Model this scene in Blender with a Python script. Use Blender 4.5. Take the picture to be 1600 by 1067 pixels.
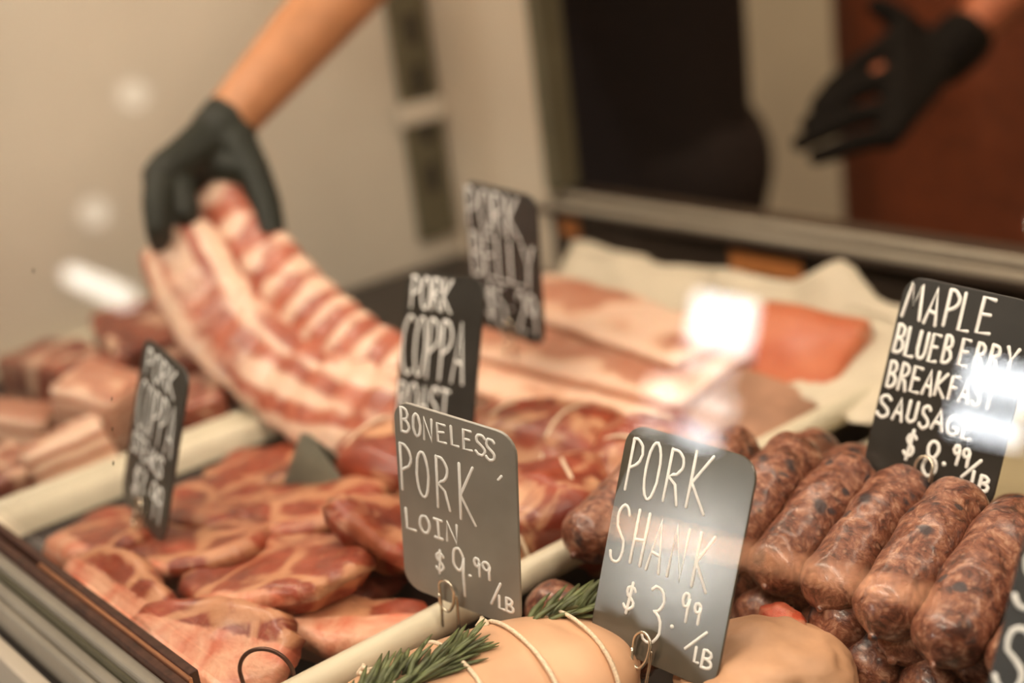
import bpy, bmesh, math, random
from mathutils import Vector, Matrix, noise

# ------------------------------------------------------------------ camera, world, light, exposure
sc = bpy.context.scene
for o in list(bpy.data.objects):
    bpy.data.objects.remove(o)
C = sc.collection
R = math.radians
rnd = random.Random(7)

cam_d = bpy.data.cameras.new('camera')
cam = bpy.data.objects.new('camera', cam_d)
C.objects.link(cam)
cam.matrix_world = Matrix(((0.640, -0.176, 0.748, 0.0), (0.759, 0.296, -0.580, 0.0),
                           (-0.119, 0.939, 0.323, 0.45), (0, 0, 0, 1)))
_l, _q, _s = cam.matrix_world.decompose()
cam.matrix_world = Matrix.Translation((0, 0, 0.45)) @ _q.to_matrix().to_4x4()
cam_d.sensor_width = 36.0
cam_d.lens = 2181.0 * 36.0 / 1600.0
cam_d.clip_start = 0.01
cam_d.dof.use_dof = True
cam_d.dof.focus_distance = 0.648
cam_d.dof.aperture_fstop = 3.0
cam_d.dof.aperture_blades = 0
sc.camera = cam

world = bpy.data.worlds.new('world')
sc.world = world
world.use_nodes = True
world.node_tree.nodes['Background'].inputs[0].default_value = (0.75, 0.66, 0.55, 1)
world.node_tree.nodes['Background'].inputs[1].default_value = 0.25

sc.view_settings.view_transform = 'Standard'
sc.view_settings.look = 'None'
sc.view_settings.gamma = 1.0
sc.view_settings.use_curve_mapping = False
sc.view_settings.exposure = -0.20
sc.cycles.use_denoising = True
sc.cycles.max_bounces = 10
sc.cycles.transparent_max_bounces = 16


def area(name, loc, size, energy, col, rot=(0, 0, 0), spread=180):
    d = bpy.data.lights.new(name, 'AREA')
    d.shape = 'RECTANGLE'
    d.size, d.size_y = size
    d.energy = energy
    d.color = col
    d.spread = R(spread)
    o = bpy.data.objects.new(name, d)
    C.objects.link(o)
    o.location = loc
    o.rotation_euler = rot
    o.visible_camera = True
    return o


# lamp of the display case, under its canopy, plus added rear and pendant fill lamps; ceiling lamps of the shop and of the kitchen; the shop windows
area('case_lamp_light', (-0.45, 0.335, 0.598), (1.45, 0.022), 5.0, (1.0, 0.84, 0.67))
area('added_rear_fill', (-0.45, 0.720, 0.598), (1.45, 0.022), 3.0, (1.0, 0.84, 0.67))  # unseen second case lamp, added to brighten the rear goods
area('shop_lamp_light', (-0.6, -0.7, 1.80), (1.6, 0.5), 7, (1.0, 0.84, 0.66))
area('added_front_fill', (-0.62, -0.42, 1.16), (1.0, 0.08), 4.6, (1.0, 0.88, 0.74), (R(33), 0, 0), 110)  # fill added to light the signs frontally
area('kitchen_lamp_light', (-0.75, 1.05, 1.80), (1.4, 0.3), 34, (1.0, 0.74, 0.48))

# ------------------------------------------------------------------ mesh helpers


def link(name, me, mat=None, parent=None):
    o = bpy.data.objects.new(name, me)
    C.objects.link(o)
    if mat is not None:
        me.materials.clear()
        me.materials.append(mat)
    if parent is not None:
        o.parent = parent
    return o


def from_bm(name, bm, mat=None, parent=None, smooth=True):
    me = bpy.data.meshes.new(name)
    bmesh.ops.recalc_face_normals(bm, faces=bm.faces)
    bm.to_mesh(me)
    bm.free()
    if smooth:
        for p in me.polygons:
            p.use_smooth = True
    return link(name, me, mat, parent)


def tag(o, label=None, cat=None, group=None, kind=None):
    if label:
        o['label'] = label
    if cat:
        o['category'] = cat
    if group:
        o['group'] = group
    if kind:
        o['kind'] = kind
    return o


def empty(name, loc=(0, 0, 0), rot=(0, 0, 0)):
    o = bpy.data.objects.new(name, None)
    C.objects.link(o)
    o.empty_display_size = 0.02
    o.location = loc
    o.rotation_euler = rot
    return o


def box_bm(lo, hi, bev=0.0, seg=2, bm=None):
    own = bm is None
    b = bmesh.new()
    bmesh.ops.create_cube(b, size=1.0)
    for v in b.verts:
        v.co = Vector([(lo[i] + hi[i]) / 2 + v.co[i] * (hi[i] - lo[i]) for i in range(3)])
    if bev > 0:
        bmesh.ops.bevel(b, geom=b.edges[:], offset=bev, segments=seg, affect='EDGES', profile=0.5)
    if own:
        return b
    me = bpy.data.meshes.new('t')
    b.to_mesh(me)
    b.free()
    bm.from_mesh(me)
    bpy.data.meshes.remove(me)
    return bm


def box(name, lo, hi, mat, parent=None, bev=0.0, seg=2, smooth=False):
    o = from_bm(name, box_bm(lo, hi, bev, seg), mat, parent, smooth)
    return o


def frames(pts):
    """parallel-transport frames along a polyline"""
    P = [Vector(p) for p in pts]
    n = len(P)
    T = []
    for i in range(n):
        a = P[max(i - 1, 0)]
        b = P[min(i + 1, n - 1)]
        T.append((b - a).normalized())
    up = Vector((0, 0, 1)) if abs(T[0].z) < 0.9 else Vector((1, 0, 0))
    N = (up - T[0] * up.dot(T[0])).normalized()
    out = []
    for i in range(n):
        N = (N - T[i] * N.dot(T[i])).normalized()
        out.append((P[i], T[i], N, T[i].cross(N)))
    return out


def tube(bm, pts, rad, seg=8, cap=True, sq=(1, 1), ref=None):
    """sweep a (possibly flattened) round section along pts; rad: number or list"""
    fr = frames(pts)
    n = len(fr)
    rings = []
    for i, (p, t, a, b) in enumerate(fr):
        if ref is not None:
            a = (ref - t * ref.dot(t)).normalized()
            b = t.cross(a)
        r = rad[i] if isinstance(rad, (list, tuple)) else rad
        rings.append([bm.verts.new(p + a * (math.cos(k * 2 * math.pi / seg) * r * sq[0])
                                   + b * (math.sin(k * 2 * math.pi / seg) * r * sq[1])) for k in range(seg)])
    for i in range(n - 1):
        for k in range(seg):
            bm.faces.new((rings[i][k], rings[i][(k + 1) % seg], rings[i + 1][(k + 1) % seg], rings[i + 1][k]))
    if cap:
        bm.faces.new(rings[0][::-1])
        bm.faces.new(rings[-1])
    return rings


def capsule(bm, a, b, ra, rb, seg=14, sq=(1, 1), ref=None):
    """closed tapered capsule"""
    a, b = Vector(a), Vector(b)
    d = (b - a)
    L = d.length
    t = d / L if L > 1e-6 else Vector((0, 0, 1))
    pts, rr = [], []
    for k in range(4, 0, -1):
        an = k / 4.0 * math.pi / 2
        pts.append(a - t * (ra * math.sin(an)))
        rr.append(max(ra * math.cos(an), ra * 0.02))
    for k in range(5):
        f = k / 4
        pts.append(a.lerp(b, f))
        rr.append(ra + (rb - ra) * f)
    for k in range(1, 5):
        an = k / 4.0 * math.pi / 2
        pts.append(b + t * (rb * math.sin(an)))
        rr.append(max(rb * math.cos(an), rb * 0.02))
    tube(bm, pts, rr, seg, True, sq, ref)


def catmull(pts, n=6):
    P = [Vector(p) for p in pts]
    P = [P[0] * 2 - P[1]] + P + [P[-1] * 2 - P[-2]]
    out = []
    for i in range(1, len(P) - 2):
        for k in range(n):
            t = k / n
            a, b, c, d = P[i - 1], P[i], P[i + 1], P[i + 2]
            out.append(0.5 * ((2 * b) + (c - a) * t + (2 * a - 5 * b + 4 * c - d) * t * t + (3 * b - a - 3 * c + d) * t ** 3))
    out.append(P[-2])
    return out


def remeshed(name, bm, voxel, mat, parent, smooth_it=6):
    me = bpy.data.meshes.new(name)
    bmesh.ops.recalc_face_normals(bm, faces=bm.faces)
    bm.to_mesh(me)
    bm.free()
    o = bpy.data.objects.new(name, me)
    C.objects.link(o)
    m = o.modifiers.new('r', 'REMESH')
    m.mode = 'VOXEL'
    m.voxel_size = voxel
    m.use_smooth_shade = True
    s = o.modifiers.new('s', 'SMOOTH')
    s.iterations = smooth_it
    s.factor = 0.5
    dg = bpy.context.evaluated_depsgraph_get()
    dg.update()
    me2 = bpy.data.meshes.new_from_object(o.evaluated_get(dg))
    bpy.data.objects.remove(o)
    bpy.data.meshes.remove(me)
    me2.name = name
    return link(name, me2, mat, parent)


def lump(name, rx, ry, rz, amp, freq, seed, mat, parent=None, sub=4, sqz=1.0, flat=0.0, edge=2.0):
    """a rounded piece of meat: superellipsoid with noise relief; flat squashes its underside"""
    bm = bmesh.new()
    bmesh.ops.create_icosphere(bm, subdivisions=sub, radius=1.0)
    off = Vector((seed * 3.1, seed * 1.7, seed * 0.9))
    for v in bm.verts:
        d = v.co.normalized()
        k = (abs(d.x) ** edge + abs(d.y) ** edge + abs(d.z) ** edge) ** (-1.0 / edge)
        n = noise.noise(d * freq + off) * amp + noise.noise(d * freq * 2.7 + off) * amp * 0.4
        r = k * (1 + n)
        q = Vector((d.x * rx * r, d.y * ry * r, d.z * rz * r))
        if q.z < -rz * (1 - flat):
            q.z = -rz * (1 - flat) + (q.z + rz * (1 - flat)) * 0.15
        v.co = q
    return from_bm(name, bm, mat, parent)


# ------------------------------------------------------------------ materials


class NT:
    def __init__(self, name, rough=0.5, spec=0.5):
        self.m = bpy.data.materials.new(name)
        self.m.use_nodes = True
        self.t = self.m.node_tree
        self.b = self.t.nodes['Principled BSDF']
        self.b.inputs['Roughness'].default_value = rough
        self.b.inputs['Specular IOR Level'].default_value = spec

    def n(self, typ, **kw):
        nd = self.t.nodes.new(typ)
        for k, v in kw.items():
            if k.startswith('_'):
                setattr(nd, k[1:], v)
            else:
                nd.inputs[k.replace('__', ' ')].default_value = v
        return nd

    def l(self, a, b):
        self.t.links.new(a, b)

    def ramp(self, fac, stops):
        r = self.n('ShaderNodeValToRGB')
        e = r.color_ramp.elements
        while len(e) < len(stops):
            e.new(0.5)
        for i, (p, c) in enumerate(stops):
            e[i].position = p
            e[i].color = c if len(c) == 4 else (*c, 1)
        self.l(fac, r.inputs[0])
        return r.outputs[0]

    def mix(self, fac, a, b, mode='MIX'):
        m = self.n('ShaderNodeMix', _data_type='RGBA', _blend_type=mode)
        for sock, v in ((m.inputs[0], fac), (m.inputs[6], a), (m.inputs[7], b)):
            if isinstance(v, (int, float)):
                sock.default_value = v
            elif isinstance(v, tuple):
                sock.default_value = v if len(v) == 4 else (*v, 1)
            else:
                self.l(v, sock)
        return m.outputs[2]

    def math(self, op, a, b=0.0, c=None):
        m = self.n('ShaderNodeMath', _operation=op)
        for i, v in enumerate((a, b) if c is None else (a, b, c)):
            if isinstance(v, (int, float)):
                m.inputs[i].default_value = v
            else:
                self.l(v, m.inputs[i])
        return m.outputs[0]

    def coords(self, rand=True, scale=(1, 1, 1)):
        tc = self.n('ShaderNodeTexCoord')
        mp = self.n('ShaderNodeMapping')
        mp.inputs['Scale'].default_value = scale
        self.l(tc.outputs['Object'], mp.inputs['Vector'])
        if rand:
            oi = self.n('ShaderNodeObjectInfo')
            sc_ = self.n('ShaderNodeVectorMath', _operation='SCALE')
            cb = self.n('ShaderNodeCombineXYZ')
            for i in range(3):
                self.l(oi.outputs['Random'], cb.inputs[i])
            self.l(cb.outputs[0], sc_.inputs[0])
            sc_.inputs['Scale'].default_value = 7.3
            self.l(sc_.outputs[0], mp.inputs['Location'])
        return mp.outputs[0]

    def noise(self, vec, scale, detail=3.0, rough=0.55, dist=0.0):
        n = self.n('ShaderNodeTexNoise', Scale=scale, Detail=detail, Roughness=rough, Distortion=dist)
        self.l(vec, n.inputs['Vector'])
        return n.outputs['Fac']

    def bump(self, h, strength=0.3, dist=0.002):
        b = self.n('ShaderNodeBump', Strength=strength, Distance=dist)
        self.l(h, b.inputs['Height'])
        self.l(b.outputs[0], self.b.inputs['Normal'])

    def color(self, c):
        if isinstance(c, tuple):
            self.b.inputs['Base Color'].default_value = (*c, 1)
        else:
            self.l(c, self.b.inputs['Base Color'])

    def wet(self, coat=0.5, rough=0.18, sss=0.0, rad=(0.006, 0.002, 0.001)):
        self.b.inputs['Coat Weight'].default_value = coat
        self.b.inputs['Coat Roughness'].default_value = rough
        if sss:
            self.b.inputs['Subsurface Weight'].default_value = sss
            self.b.inputs['Subsurface Radius'].default_value = rad
            self.b.inputs['Subsurface Scale'].default_value = 1.0
        return self


def plain(name, col, rough=0.5, metal=0.0, var=0.06, scale=40.0, bump=0.0, spec=0.5):
    k = NT(name, rough, spec)
    v = k.coords(False)
    f = k.noise(v, scale, 4)
    dk = tuple(c * (1 - var * 2) for c in col)
    lt = tuple(min(1, c * (1 + var * 2)) for c in col)
    k.color(k.ramp(f, [(0.3, dk), (0.7, lt)]))
    k.b.inputs['Metallic'].default_value = metal
    if bump:
        k.bump(f, bump, 0.001)
    return k.m


def warp(k, v, scale, amount):
    n = k.n('ShaderNodeTexNoise', Scale=scale, Detail=2.0)
    k.l(v, n.inputs['Vector'])
    s = k.n('ShaderNodeVectorMath', _operation='SCALE')
    k.l(n.outputs['Color'], s.inputs[0])
    s.inputs['Scale'].default_value = amount
    a = k.n('ShaderNodeVectorMath', _operation='ADD')
    k.l(v, a.inputs[0])
    k.l(s.outputs[0], a.inputs[1])
    return a.outputs[0]


def mat_steak(name, muscle, dark, fat, cell=26.0, seam=0.10, use_cap=True):
    """muscle cells parted by fat seams, streaked by fine marbling, with a fat edge from the 'cap' attribute"""
    k = NT(name, 0.45)
    v0 = k.coords(True, (1, 1, 0.5))
    v = warp(k, v0, 16, 0.05)
    vo = k.n('ShaderNodeTexVoronoi', _feature='DISTANCE_TO_EDGE', Scale=cell)
    k.l(v, vo.inputs['Vector'])
    wid = k.math('ADD', vo.outputs['Distance'], k.math('MULTIPLY', k.math('SUBTRACT', k.noise(v, 60, 3), 0.5), 0.12))
    seamf = k.ramp(wid, [(0.0, (1, 1, 1)), (seam * 0.5, (0.85, 0.85, 0.85)), (seam, (0, 0, 0))])
    big = k.noise(v, 30, 4, 0.6)
    col = k.ramp(big, [(0.30, dark), (0.50, muscle), (0.72, tuple(min(1, c * 1.5) for c in muscle))])
    marb = k.ramp(k.noise(v, 75, 5, 0.7, 1.5), [(0.54, (0, 0, 0)), (0.70, (0.75, 0.75, 0.75))])
    col = k.mix(marb, col, tuple(c * 0.85 for c in fat))
    gate = k.ramp(k.noise(v, 13, 2), [(0.34, (0.25, 0.25, 0.25)), (0.5, (1, 1, 1))])
    col = k.mix(k.math('MULTIPLY', seamf, gate), col, fat)
    if use_cap:
        at = k.n('ShaderNodeAttribute', _attribute_name='cap')
        wob = k.math('ADD', at.outputs['Fac'], k.math('MULTIPLY', k.math('SUBTRACT', k.noise(v, 38, 5, 0.65), 0.5), 1.7))
        cf = k.ramp(wob, [(0.50, (0, 0, 0)), (0.78, (1, 1, 1))])
        capc = k.ramp(k.noise(v, 55, 4), [(0.35, (fat[0] * 1.1, fat[1] * 0.62, fat[2] * 0.62)), (0.6, (min(1, fat[0] * 1.35), fat[1] * 1.5, fat[2] * 1.85))])
        col = k.mix(cf, col, capc)
    k.color(col)
    k.bump(k.noise(v, 110, 5, 0.65), 0.55, 0.004)
    k.wet(0.3, 0.22)
    return k.m


def mat_fatty(name, muscle, dark, fat, scale=30.0, lo=0.46, hi=0.60, cap=False, sss=0.1):
    k = NT(name, 0.5)
    v = warp(k, k.coords(True), 25, 0.02)
    col = k.ramp(k.noise(v, scale * 1.3, 4, 0.6), [(0.34, dark), (0.62, muscle)])
    f = k.noise(v, scale, 5, 0.62, 0.8)
    if cap:
        at = k.n('ShaderNodeAttribute', _attribute_name='cap')
        f = k.math('ADD', k.math('MULTIPLY', f, 0.55), k.math('MULTIPLY', at.outputs['Fac'], 0.55))
    m = k.ramp(f, [(lo, (0, 0, 0)), (hi, (1, 1, 1))])
    fc = k.ramp(k.noise(v, scale * 4, 3), [(0.3, tuple(c * 0.86 for c in fat)), (0.7, fat)])
    k.color(k.mix(m, col, fc))
    k.bump(k.noise(v, 85, 4), 0.5, 0.003)
    k.wet(0.4, 0.22, sss)
    return k.m


def mat_sausage():
    """coarse minced meat in a clear casing with blue-black berry spots"""
    k = NT('sausage_meat', 0.40)
    v = k.coords(True)
    vs = warp(k, v, 70, 0.014)
    col = k.ramp(k.noise(vs, 150, 5, 0.70), [(0.36, (0.040, 0.011, 0.007)), (0.47, (0.165, 0.050, 0.027)), (0.57, (0.300, 0.118, 0.066)), (0.70, (0.56, 0.31, 0.20))])
    big = k.noise(v, 22, 2)
    col = k.mix(k.math('MULTIPLY', big, 0.30), col, (0.13, 0.038, 0.020))
    pf = k.n('ShaderNodeTexVoronoi', _feature='F1', Scale=240.0)
    k.l(vs, pf.inputs['Vector'])
    col = k.mix(k.ramp(pf.outputs['Distance'], [(0.08, (0.6, 0.6, 0.6)), (0.36, (0, 0, 0))]), col, (0.46, 0.25, 0.165))
    for scale, lim, thr in ((62.0, 0.30, 0.72), (105.0, 0.28, 0.78)):
        vo = k.n('ShaderNodeTexVoronoi', _feature='F1', Scale=scale)
        k.l(warp(k, v, 160, 0.006), vo.inputs['Vector'])
        spot = k.ramp(vo.outputs['Distance'], [(lim * 0.75, (1, 1, 1)), (lim * 1.25, (0, 0, 0))])
        sep = k.n('ShaderNodeSeparateColor')
        k.l(vo.outputs['Color'], sep.inputs[0])
        pick = k.math('GREATER_THAN', sep.outputs[0], thr)
        col = k.mix(k.math('MULTIPLY', k.math('MULTIPLY', spot, pick), 0.90), col, (0.022, 0.018, 0.024))
    k.color(col)
    k.bump(k.noise(vs, 170, 4, 0.6), 0.55, 0.003)
    k.wet(0.5, 0.19)
    return k.m


def mat_belly(name, a, b, c, period=95.0):
    k = NT(name, 0.5)
    v = warp(k, k.coords(True), 14, 0.012)
    w = k.n('ShaderNodeTexWave', _wave_type='BANDS', _bands_direction='Z', Scale=period / 6.28, Distortion=1.2, Detail=2.0)
    w.inputs['Detail Scale'].default_value = 1.5
    k.l(v, w.inputs['Vector'])
    col = k.ramp(w.outputs['Fac'], [(0.25, a), (0.6, b), (0.85, c)])
    col = k.mix(k.math('MULTIPLY', k.noise(v, 60, 3), 0.4), col, a)
    k.color(col)
    k.bump(k.noise(v, 80, 3), 0.25, 0.002)
    k.wet(0.3, 0.3, 0.12)
    return k.m


def mat_emit(name, col, strength):
    m = bpy.data.materials.new(name)
    m.use_nodes = True
    t = m.node_tree
    b = t.nodes['Principled BSDF']
    b.inputs['Base Color'].default_value = (0.8, 0.8, 0.8, 1)
    b.inputs['Emission Color'].default_value = (*col, 1)
    b.inputs['Emission Strength'].default_value = strength
    return m


def mat_glass():
    m = bpy.data.materials.new('clear_glass')
    m.use_nodes = True
    t = m.node_tree
    t.nodes.clear()
    out = t.nodes.new('ShaderNodeOutputMaterial')
    mx = t.nodes.new('ShaderNodeMixShader')
    tr = t.nodes.new('ShaderNodeBsdfTransparent')
    tr.inputs[0].default_value = (0.985, 0.99, 0.98, 1)
    gl = t.nodes.new('ShaderNodeBsdfGlossy')
    gl.inputs['Roughness'].default_value = 0.0
    lw = t.nodes.new('ShaderNodeLayerWeight')
    lw.inputs[0].default_value = 0.5
    pw = t.nodes.new('ShaderNodeMath')
    pw.operation = 'POWER'
    pw.inputs[1].default_value = 5.0
    ma = t.nodes.new('ShaderNodeMath')
    ma.operation = 'MULTIPLY_ADD'
    ma.inputs[1].default_value = 0.96
    ma.inputs[2].default_value = 0.04
    t.links.new(lw.outputs['Facing'], pw.inputs[0])
    t.links.new(pw.outputs[0], ma.inputs[0])
    t.links.new(ma.outputs[0], mx.inputs[0])
    t.links.new(tr.outputs[0], mx.inputs[1])
    t.links.new(gl.outputs[0], mx.inputs[2])
    t.links.new(mx.outputs[0], out.inputs[0])
    return m


M = {}
M['glass'] = mat_glass()
M['panel'] = plain('white_enamel', (0.74, 0.67, 0.56), 0.38, var=0.03, scale=6)
M['post'] = plain('cream_post', (0.70, 0.60, 0.47), 0.4, var=0.02, scale=6)
M['steel'] = plain('brushed_steel', (0.55, 0.49, 0.39), 0.36, 0.75, 0.05, 30)
M['rail'] = plain('rail_aluminium', (0.46, 0.41, 0.33), 0.42, 0.35, 0.04, 25)
M['olive'] = plain('olive_metal', (0.15, 0.135, 0.085), 0.45, 0.3, 0.06, 30)
M['darkmetal'] = plain('dark_bronze_metal', (0.055, 0.038, 0.028), 0.42, 0.3, 0.1, 20)
M['black'] = plain('black_plastic', (0.022, 0.017, 0.015), 0.42, 0, 0.1, 30)
M['brown_tape'] = plain('brown_gasket', (0.085, 0.036, 0.022), 0.5, 0, 0.22, 160, 0.2)
M['lit_gap'] = plain('lit_gap_paint', (0.75, 0.36, 0.20), 0.3, 0.8, 0.05, 40)  # orange light in the gasket gap, put into a metal colour
M['cream'] = plain('cream_plastic', (0.66, 0.59, 0.44), 0.36, 0, 0.03, 25)
M['beige'] = plain('beige_liner', (0.36, 0.29, 0.17), 0.5, 0, 0.05, 20)
M['paper'] = plain('butcher_paper', (0.62, 0.54, 0.41), 0.7, 0, 0.04, 30, 0.1)
M['board'] = plain('black_sign_board', (0.026, 0.023, 0.019), 0.34, 0, 0.10, 60, 0.03, 0.6)
M['chalk'] = plain('white_paint_marker', (0.93, 0.91, 0.87), 0.6, 0, 0.04, 300)
M['wire'] = plain('steel_wire', (0.68, 0.60, 0.48), 0.25, 0.9, 0.04, 100)
M['ring'] = plain('dark_wire', (0.10, 0.045, 0.030), 0.35, 0.6, 0.05, 100)
M['twine'] = plain('cotton_twine', (0.76, 0.60, 0.43), 0.85, 0, 0.12, 900, 0.4)
M['needle'] = plain('rosemary_green', (0.105, 0.125, 0.045), 0.5, 0, 0.3, 120)
M['stem'] = plain('rosemary_stem', (0.17, 0.15, 0.06), 0.6, 0, 0.15, 120)
M['glove'] = plain('black_nitrile', (0.009, 0.012, 0.007), 0.55, 0, 0.1, 40, 0.1, 0.3)
M['glove_dark'] = plain('matte_black_glove', (0.004, 0.003, 0.003), 0.8, 0, 0.1, 40, 0.1, 0.15)
M['skin'] = plain('skin', (0.52, 0.23, 0.105), 0.5, 0, 0.07, 30)
M['skin_red'] = plain('ruddy_skin', (0.44, 0.13, 0.06), 0.5, 0, 0.07, 30)
M['shirt'] = plain('dark_cotton', (0.018, 0.010, 0.010), 0.85, 0, 0.15, 60)
M['apron'] = plain('rust_canvas', (0.27, 0.062, 0.020), 0.8, 0, 0.12, 50)
M['hair'] = plain('dark_brown_hair', (0.02, 0.012, 0.008), 0.6, 0, 0.2, 150)
M['eye'] = plain('eye_white', (0.7, 0.68, 0.64), 0.3, 0, 0.02, 50)
M['lip'] = plain('lip_skin', (0.36, 0.12, 0.08), 0.5, 0, 0.05, 50)
M['wall'] = plain('painted_wall', (0.80, 0.67, 0.48), 0.8, 0, 0.04, 4)
M['shopwall'] = plain('shop_wall', (0.26, 0.21, 0.16), 0.8, 0, 0.05, 4)
M['ceiling'] = plain('ceiling_paint', (0.55, 0.50, 0.42), 0.9, 0, 0.03, 4)
M['floor'] = plain('concrete_floor', (0.22, 0.18, 0.145), 0.55, 0, 0.1, 5)
M['wood'] = plain('dark_wood', (0.15, 0.07, 0.035), 0.6, 0, 0.2, 20)
M['orange'] = plain('orange_patch', (0.62, 0.22, 0.06), 0.6, 0, 0.05, 60)
M['tent'] = plain('grey_green_plastic', (0.20, 0.195, 0.15), 0.35, 0, 0.08, 40)
M['steak'] = mat_steak('coppa_steak', (0.245, 0.036, 0.011), (0.090, 0.009, 0.003), (0.54, 0.245, 0.125), 21, 0.095)
M['roast'] = mat_fatty('coppa_roast', (0.32, 0.052, 0.017), (0.16, 0.018, 0.006), (0.62, 0.32, 0.175), 26, 0.50, 0.62)
M['rib'] = mat_fatty('pork_rib', (0.46, 0.125, 0.065), (0.27, 0.050, 0.022), (0.78, 0.52, 0.38), 34, 0.44, 0.62, True)
M['chunk'] = mat_fatty('pork_chunk', (0.30, 0.070, 0.034), (0.14, 0.022, 0.010), (0.76, 0.48, 0.33), 28, 0.52, 0.64)
M['loin'] = plain('pork_loin_fat', (0.62, 0.36, 0.215), 0.42, 0, 0.09, 18, 0.15)
M['shank'] = plain('pork_shank_skin', (0.54, 0.30, 0.17), 0.48, 0, 0.12, 30, 0.4)
M['redmeat'] = mat_steak('red_muscle', (0.42, 0.07, 0.03), (0.28, 0.035, 0.016), (0.6, 0.28, 0.17), 30, 0.06, False)
M['belly'] = mat_belly('pork_belly', (0.80, 0.55, 0.41), (0.72, 0.42, 0.28), (0.38, 0.11, 0.05), 190.0)
M['belly_red'] = mat_fatty('belly_face', (0.56, 0.165, 0.07), (0.46, 0.105, 0.04), (0.70, 0.36, 0.22), 18, 0.56, 0.70)
M['belly_skin'] = plain('belly_skin', (0.36, 0.195, 0.125), 0.5, 0, 0.16, 36, 0.3)
M['board_sheen'] = plain('painted_sheen_board', (0.25, 0.228, 0.195), 0.30, 0, 0.10, 22, 0.02, 0.6)  # grey gloss reflection of the loin board, painted into its base colour
M['board_sheen_dark'] = plain('painted_dark_sheen_board', (0.085, 0.075, 0.057), 0.19, 0, 0.12, 26, 0.0, 0.7)  # shank board: black lifted to grey, painting in part of its sheen
M['sausage'] = mat_sausage()
M['daylight'] = mat_emit('window_daylight', (0.92, 0.96, 1.0), 24.0)
M['glare_glow'] = mat_emit('glare_pane_glow', (1.0, 0.95, 0.88), 200.0)  # glow of the pane added for the sign glare
M['daylight_soft'] = mat_emit('window_daylight_soft', (1.0, 0.96, 0.90), 11.0)
M['streak_glow'] = mat_emit('streak_tube_glow', (1.0, 0.45, 0.22), 13.0)  # glow of the tube added for the amber streak
M['lampglow'] = mat_emit('lamp_glow', (1.0, 0.92, 0.78), 2.2)
M['lampglow2'] = mat_emit('lamp_glow_bright', (1.0, 0.92, 0.80), 7.0)
M['led'] = mat_emit('led_diffuser', (1.0, 0.80, 0.60), 6.0)
M['speck'] = plain('dirt_speck', (0.09, 0.06, 0.035), 0.8)

# ------------------------------------------------------------------ the setting
ZF, ZC = -0.85, 1.90
X0, X1, Y0, Y1 = -3.7, 2.2, -2.3, 2.3


def struct(name, lo, hi, mat, label=None):
    o = box(name, lo, hi, mat)
    o['kind'] = 'structure'
    if label:
        o['label'] = label
    return o


struct('floor', (X0, Y0, ZF - 0.05), (X1, Y1, ZF), M['floor'], 'grey concrete floor under the counter')
struct('ceiling', (X0, Y0, ZC), (X1, Y1, ZC + 0.05), M['ceiling'], 'pale painted ceiling over the shop')
struct('wall_back', (X0, Y1, ZF), (X1, Y1 + 0.05, ZC), M['wall'], 'beige kitchen wall behind the workers')
struct('wall_left', (X0 - 0.05, Y0, ZF), (X0, Y1, ZC), M['shopwall'], 'painted side wall of the shop')
struct('wall_right', (X1, Y0, ZF), (X1 + 0.05, Y1, ZC), M['shopwall'], 'painted wall beside the counter')
struct('wall_front', (X0, Y0 - 0.05, ZF), (X1, Y0, ZC), M['shopwall'], 'street wall of the shop with small windows')


def window(name, rects, label):
    w = empty(name, (0, Y0, 0))
    w['kind'] = 'structure'
    w['label'] = label
    for (xa, xb, za, zb, mt) in rects:
        p = box('pane', (xa, 0.004, za), (xb, 0.008, zb), M[mt], w)
        bm = bmesh.new()
        f = 0.012
        for lo, hi in (((xa - f, 0, za - f), (xa, 0.016, zb + f)), ((xb, 0, za - f), (xb + f, 0.016, zb + f)),
                       ((xa, 0, za - f), (xb, 0.016, za)), ((xa, 0, zb), (xb, 0.016, zb + f))):
            box_bm(lo, hi, 0.002, 1, bm)
        from_bm('window_frame', bm, M['wood'], w, False)
    return w


window('window_1', [(-2.533, -2.314, 0.022, 0.159, 'daylight'),
                    (-2.554, -2.362, -0.06, -0.005, 'daylight_soft'),
                    (-2.649, -2.513, -0.163, -0.094, 'daylight_soft'),
                    (-2.485, -2.335, -0.163, -0.094, 'daylight_soft'),
                    (-2.677, -2.554, -0.238, -0.204, 'daylight_soft'),
                    (-2.513, -2.376, -0.238, -0.197, 'daylight')],
       'bright street window of small panes')
window('window_2', [(-1.698, -1.007, 0.053, 0.138, 'daylight'), (-1.712, -1.534, -0.037, 0.029, 'daylight')],
       'bright low street window beside the entrance')
window('added_glare_pane', [(-1.59, -1.51, 0.44, 0.60, 'glare_glow')], 'unseen glowing pane added for the glare on the shank sign')  # added only to throw a glare spot on the shank sign
lb = bmesh.new()
tube(lb, [(-2.70, Y0 + 0.03, -0.530), (-1.66, Y0 + 0.03, -0.418)], 0.012, 10)
t_ = from_bm('added_streak_tube', lb, M['streak_glow'])  # invented source for the amber streak reflected in the front glass
tag(t_, 'unseen amber glowing tube added for the streak on the glass', 'lamp')
for (p, r) in (((-3.45, -1.047, 0.455), 0.035), ((-3.45, -0.98, 0.14), 0.035)):
    lp = empty('wall_lamp', p)
    tag(lp, 'upper small round wall lamp on the side wall' if p[2] > 0.3 else 'lower small round wall lamp on the side wall', 'lamp', 'round lamps on the side wall')
    lump('bulb', r, r, r, 0.0, 1, 1, M['lampglow'], lp, 3)
    box('bracket', (-0.25, -0.012, -0.012), (-0.02, 0.012, 0.012), M['darkmetal'], lp)
pd = empty('added_front_lamp', (-0.62, -0.42, 1.165))  # fixture of the added front fill, out of view
tag(pd, 'unseen long black pendant lamp added to light the signs from the front', 'lamp')
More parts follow.
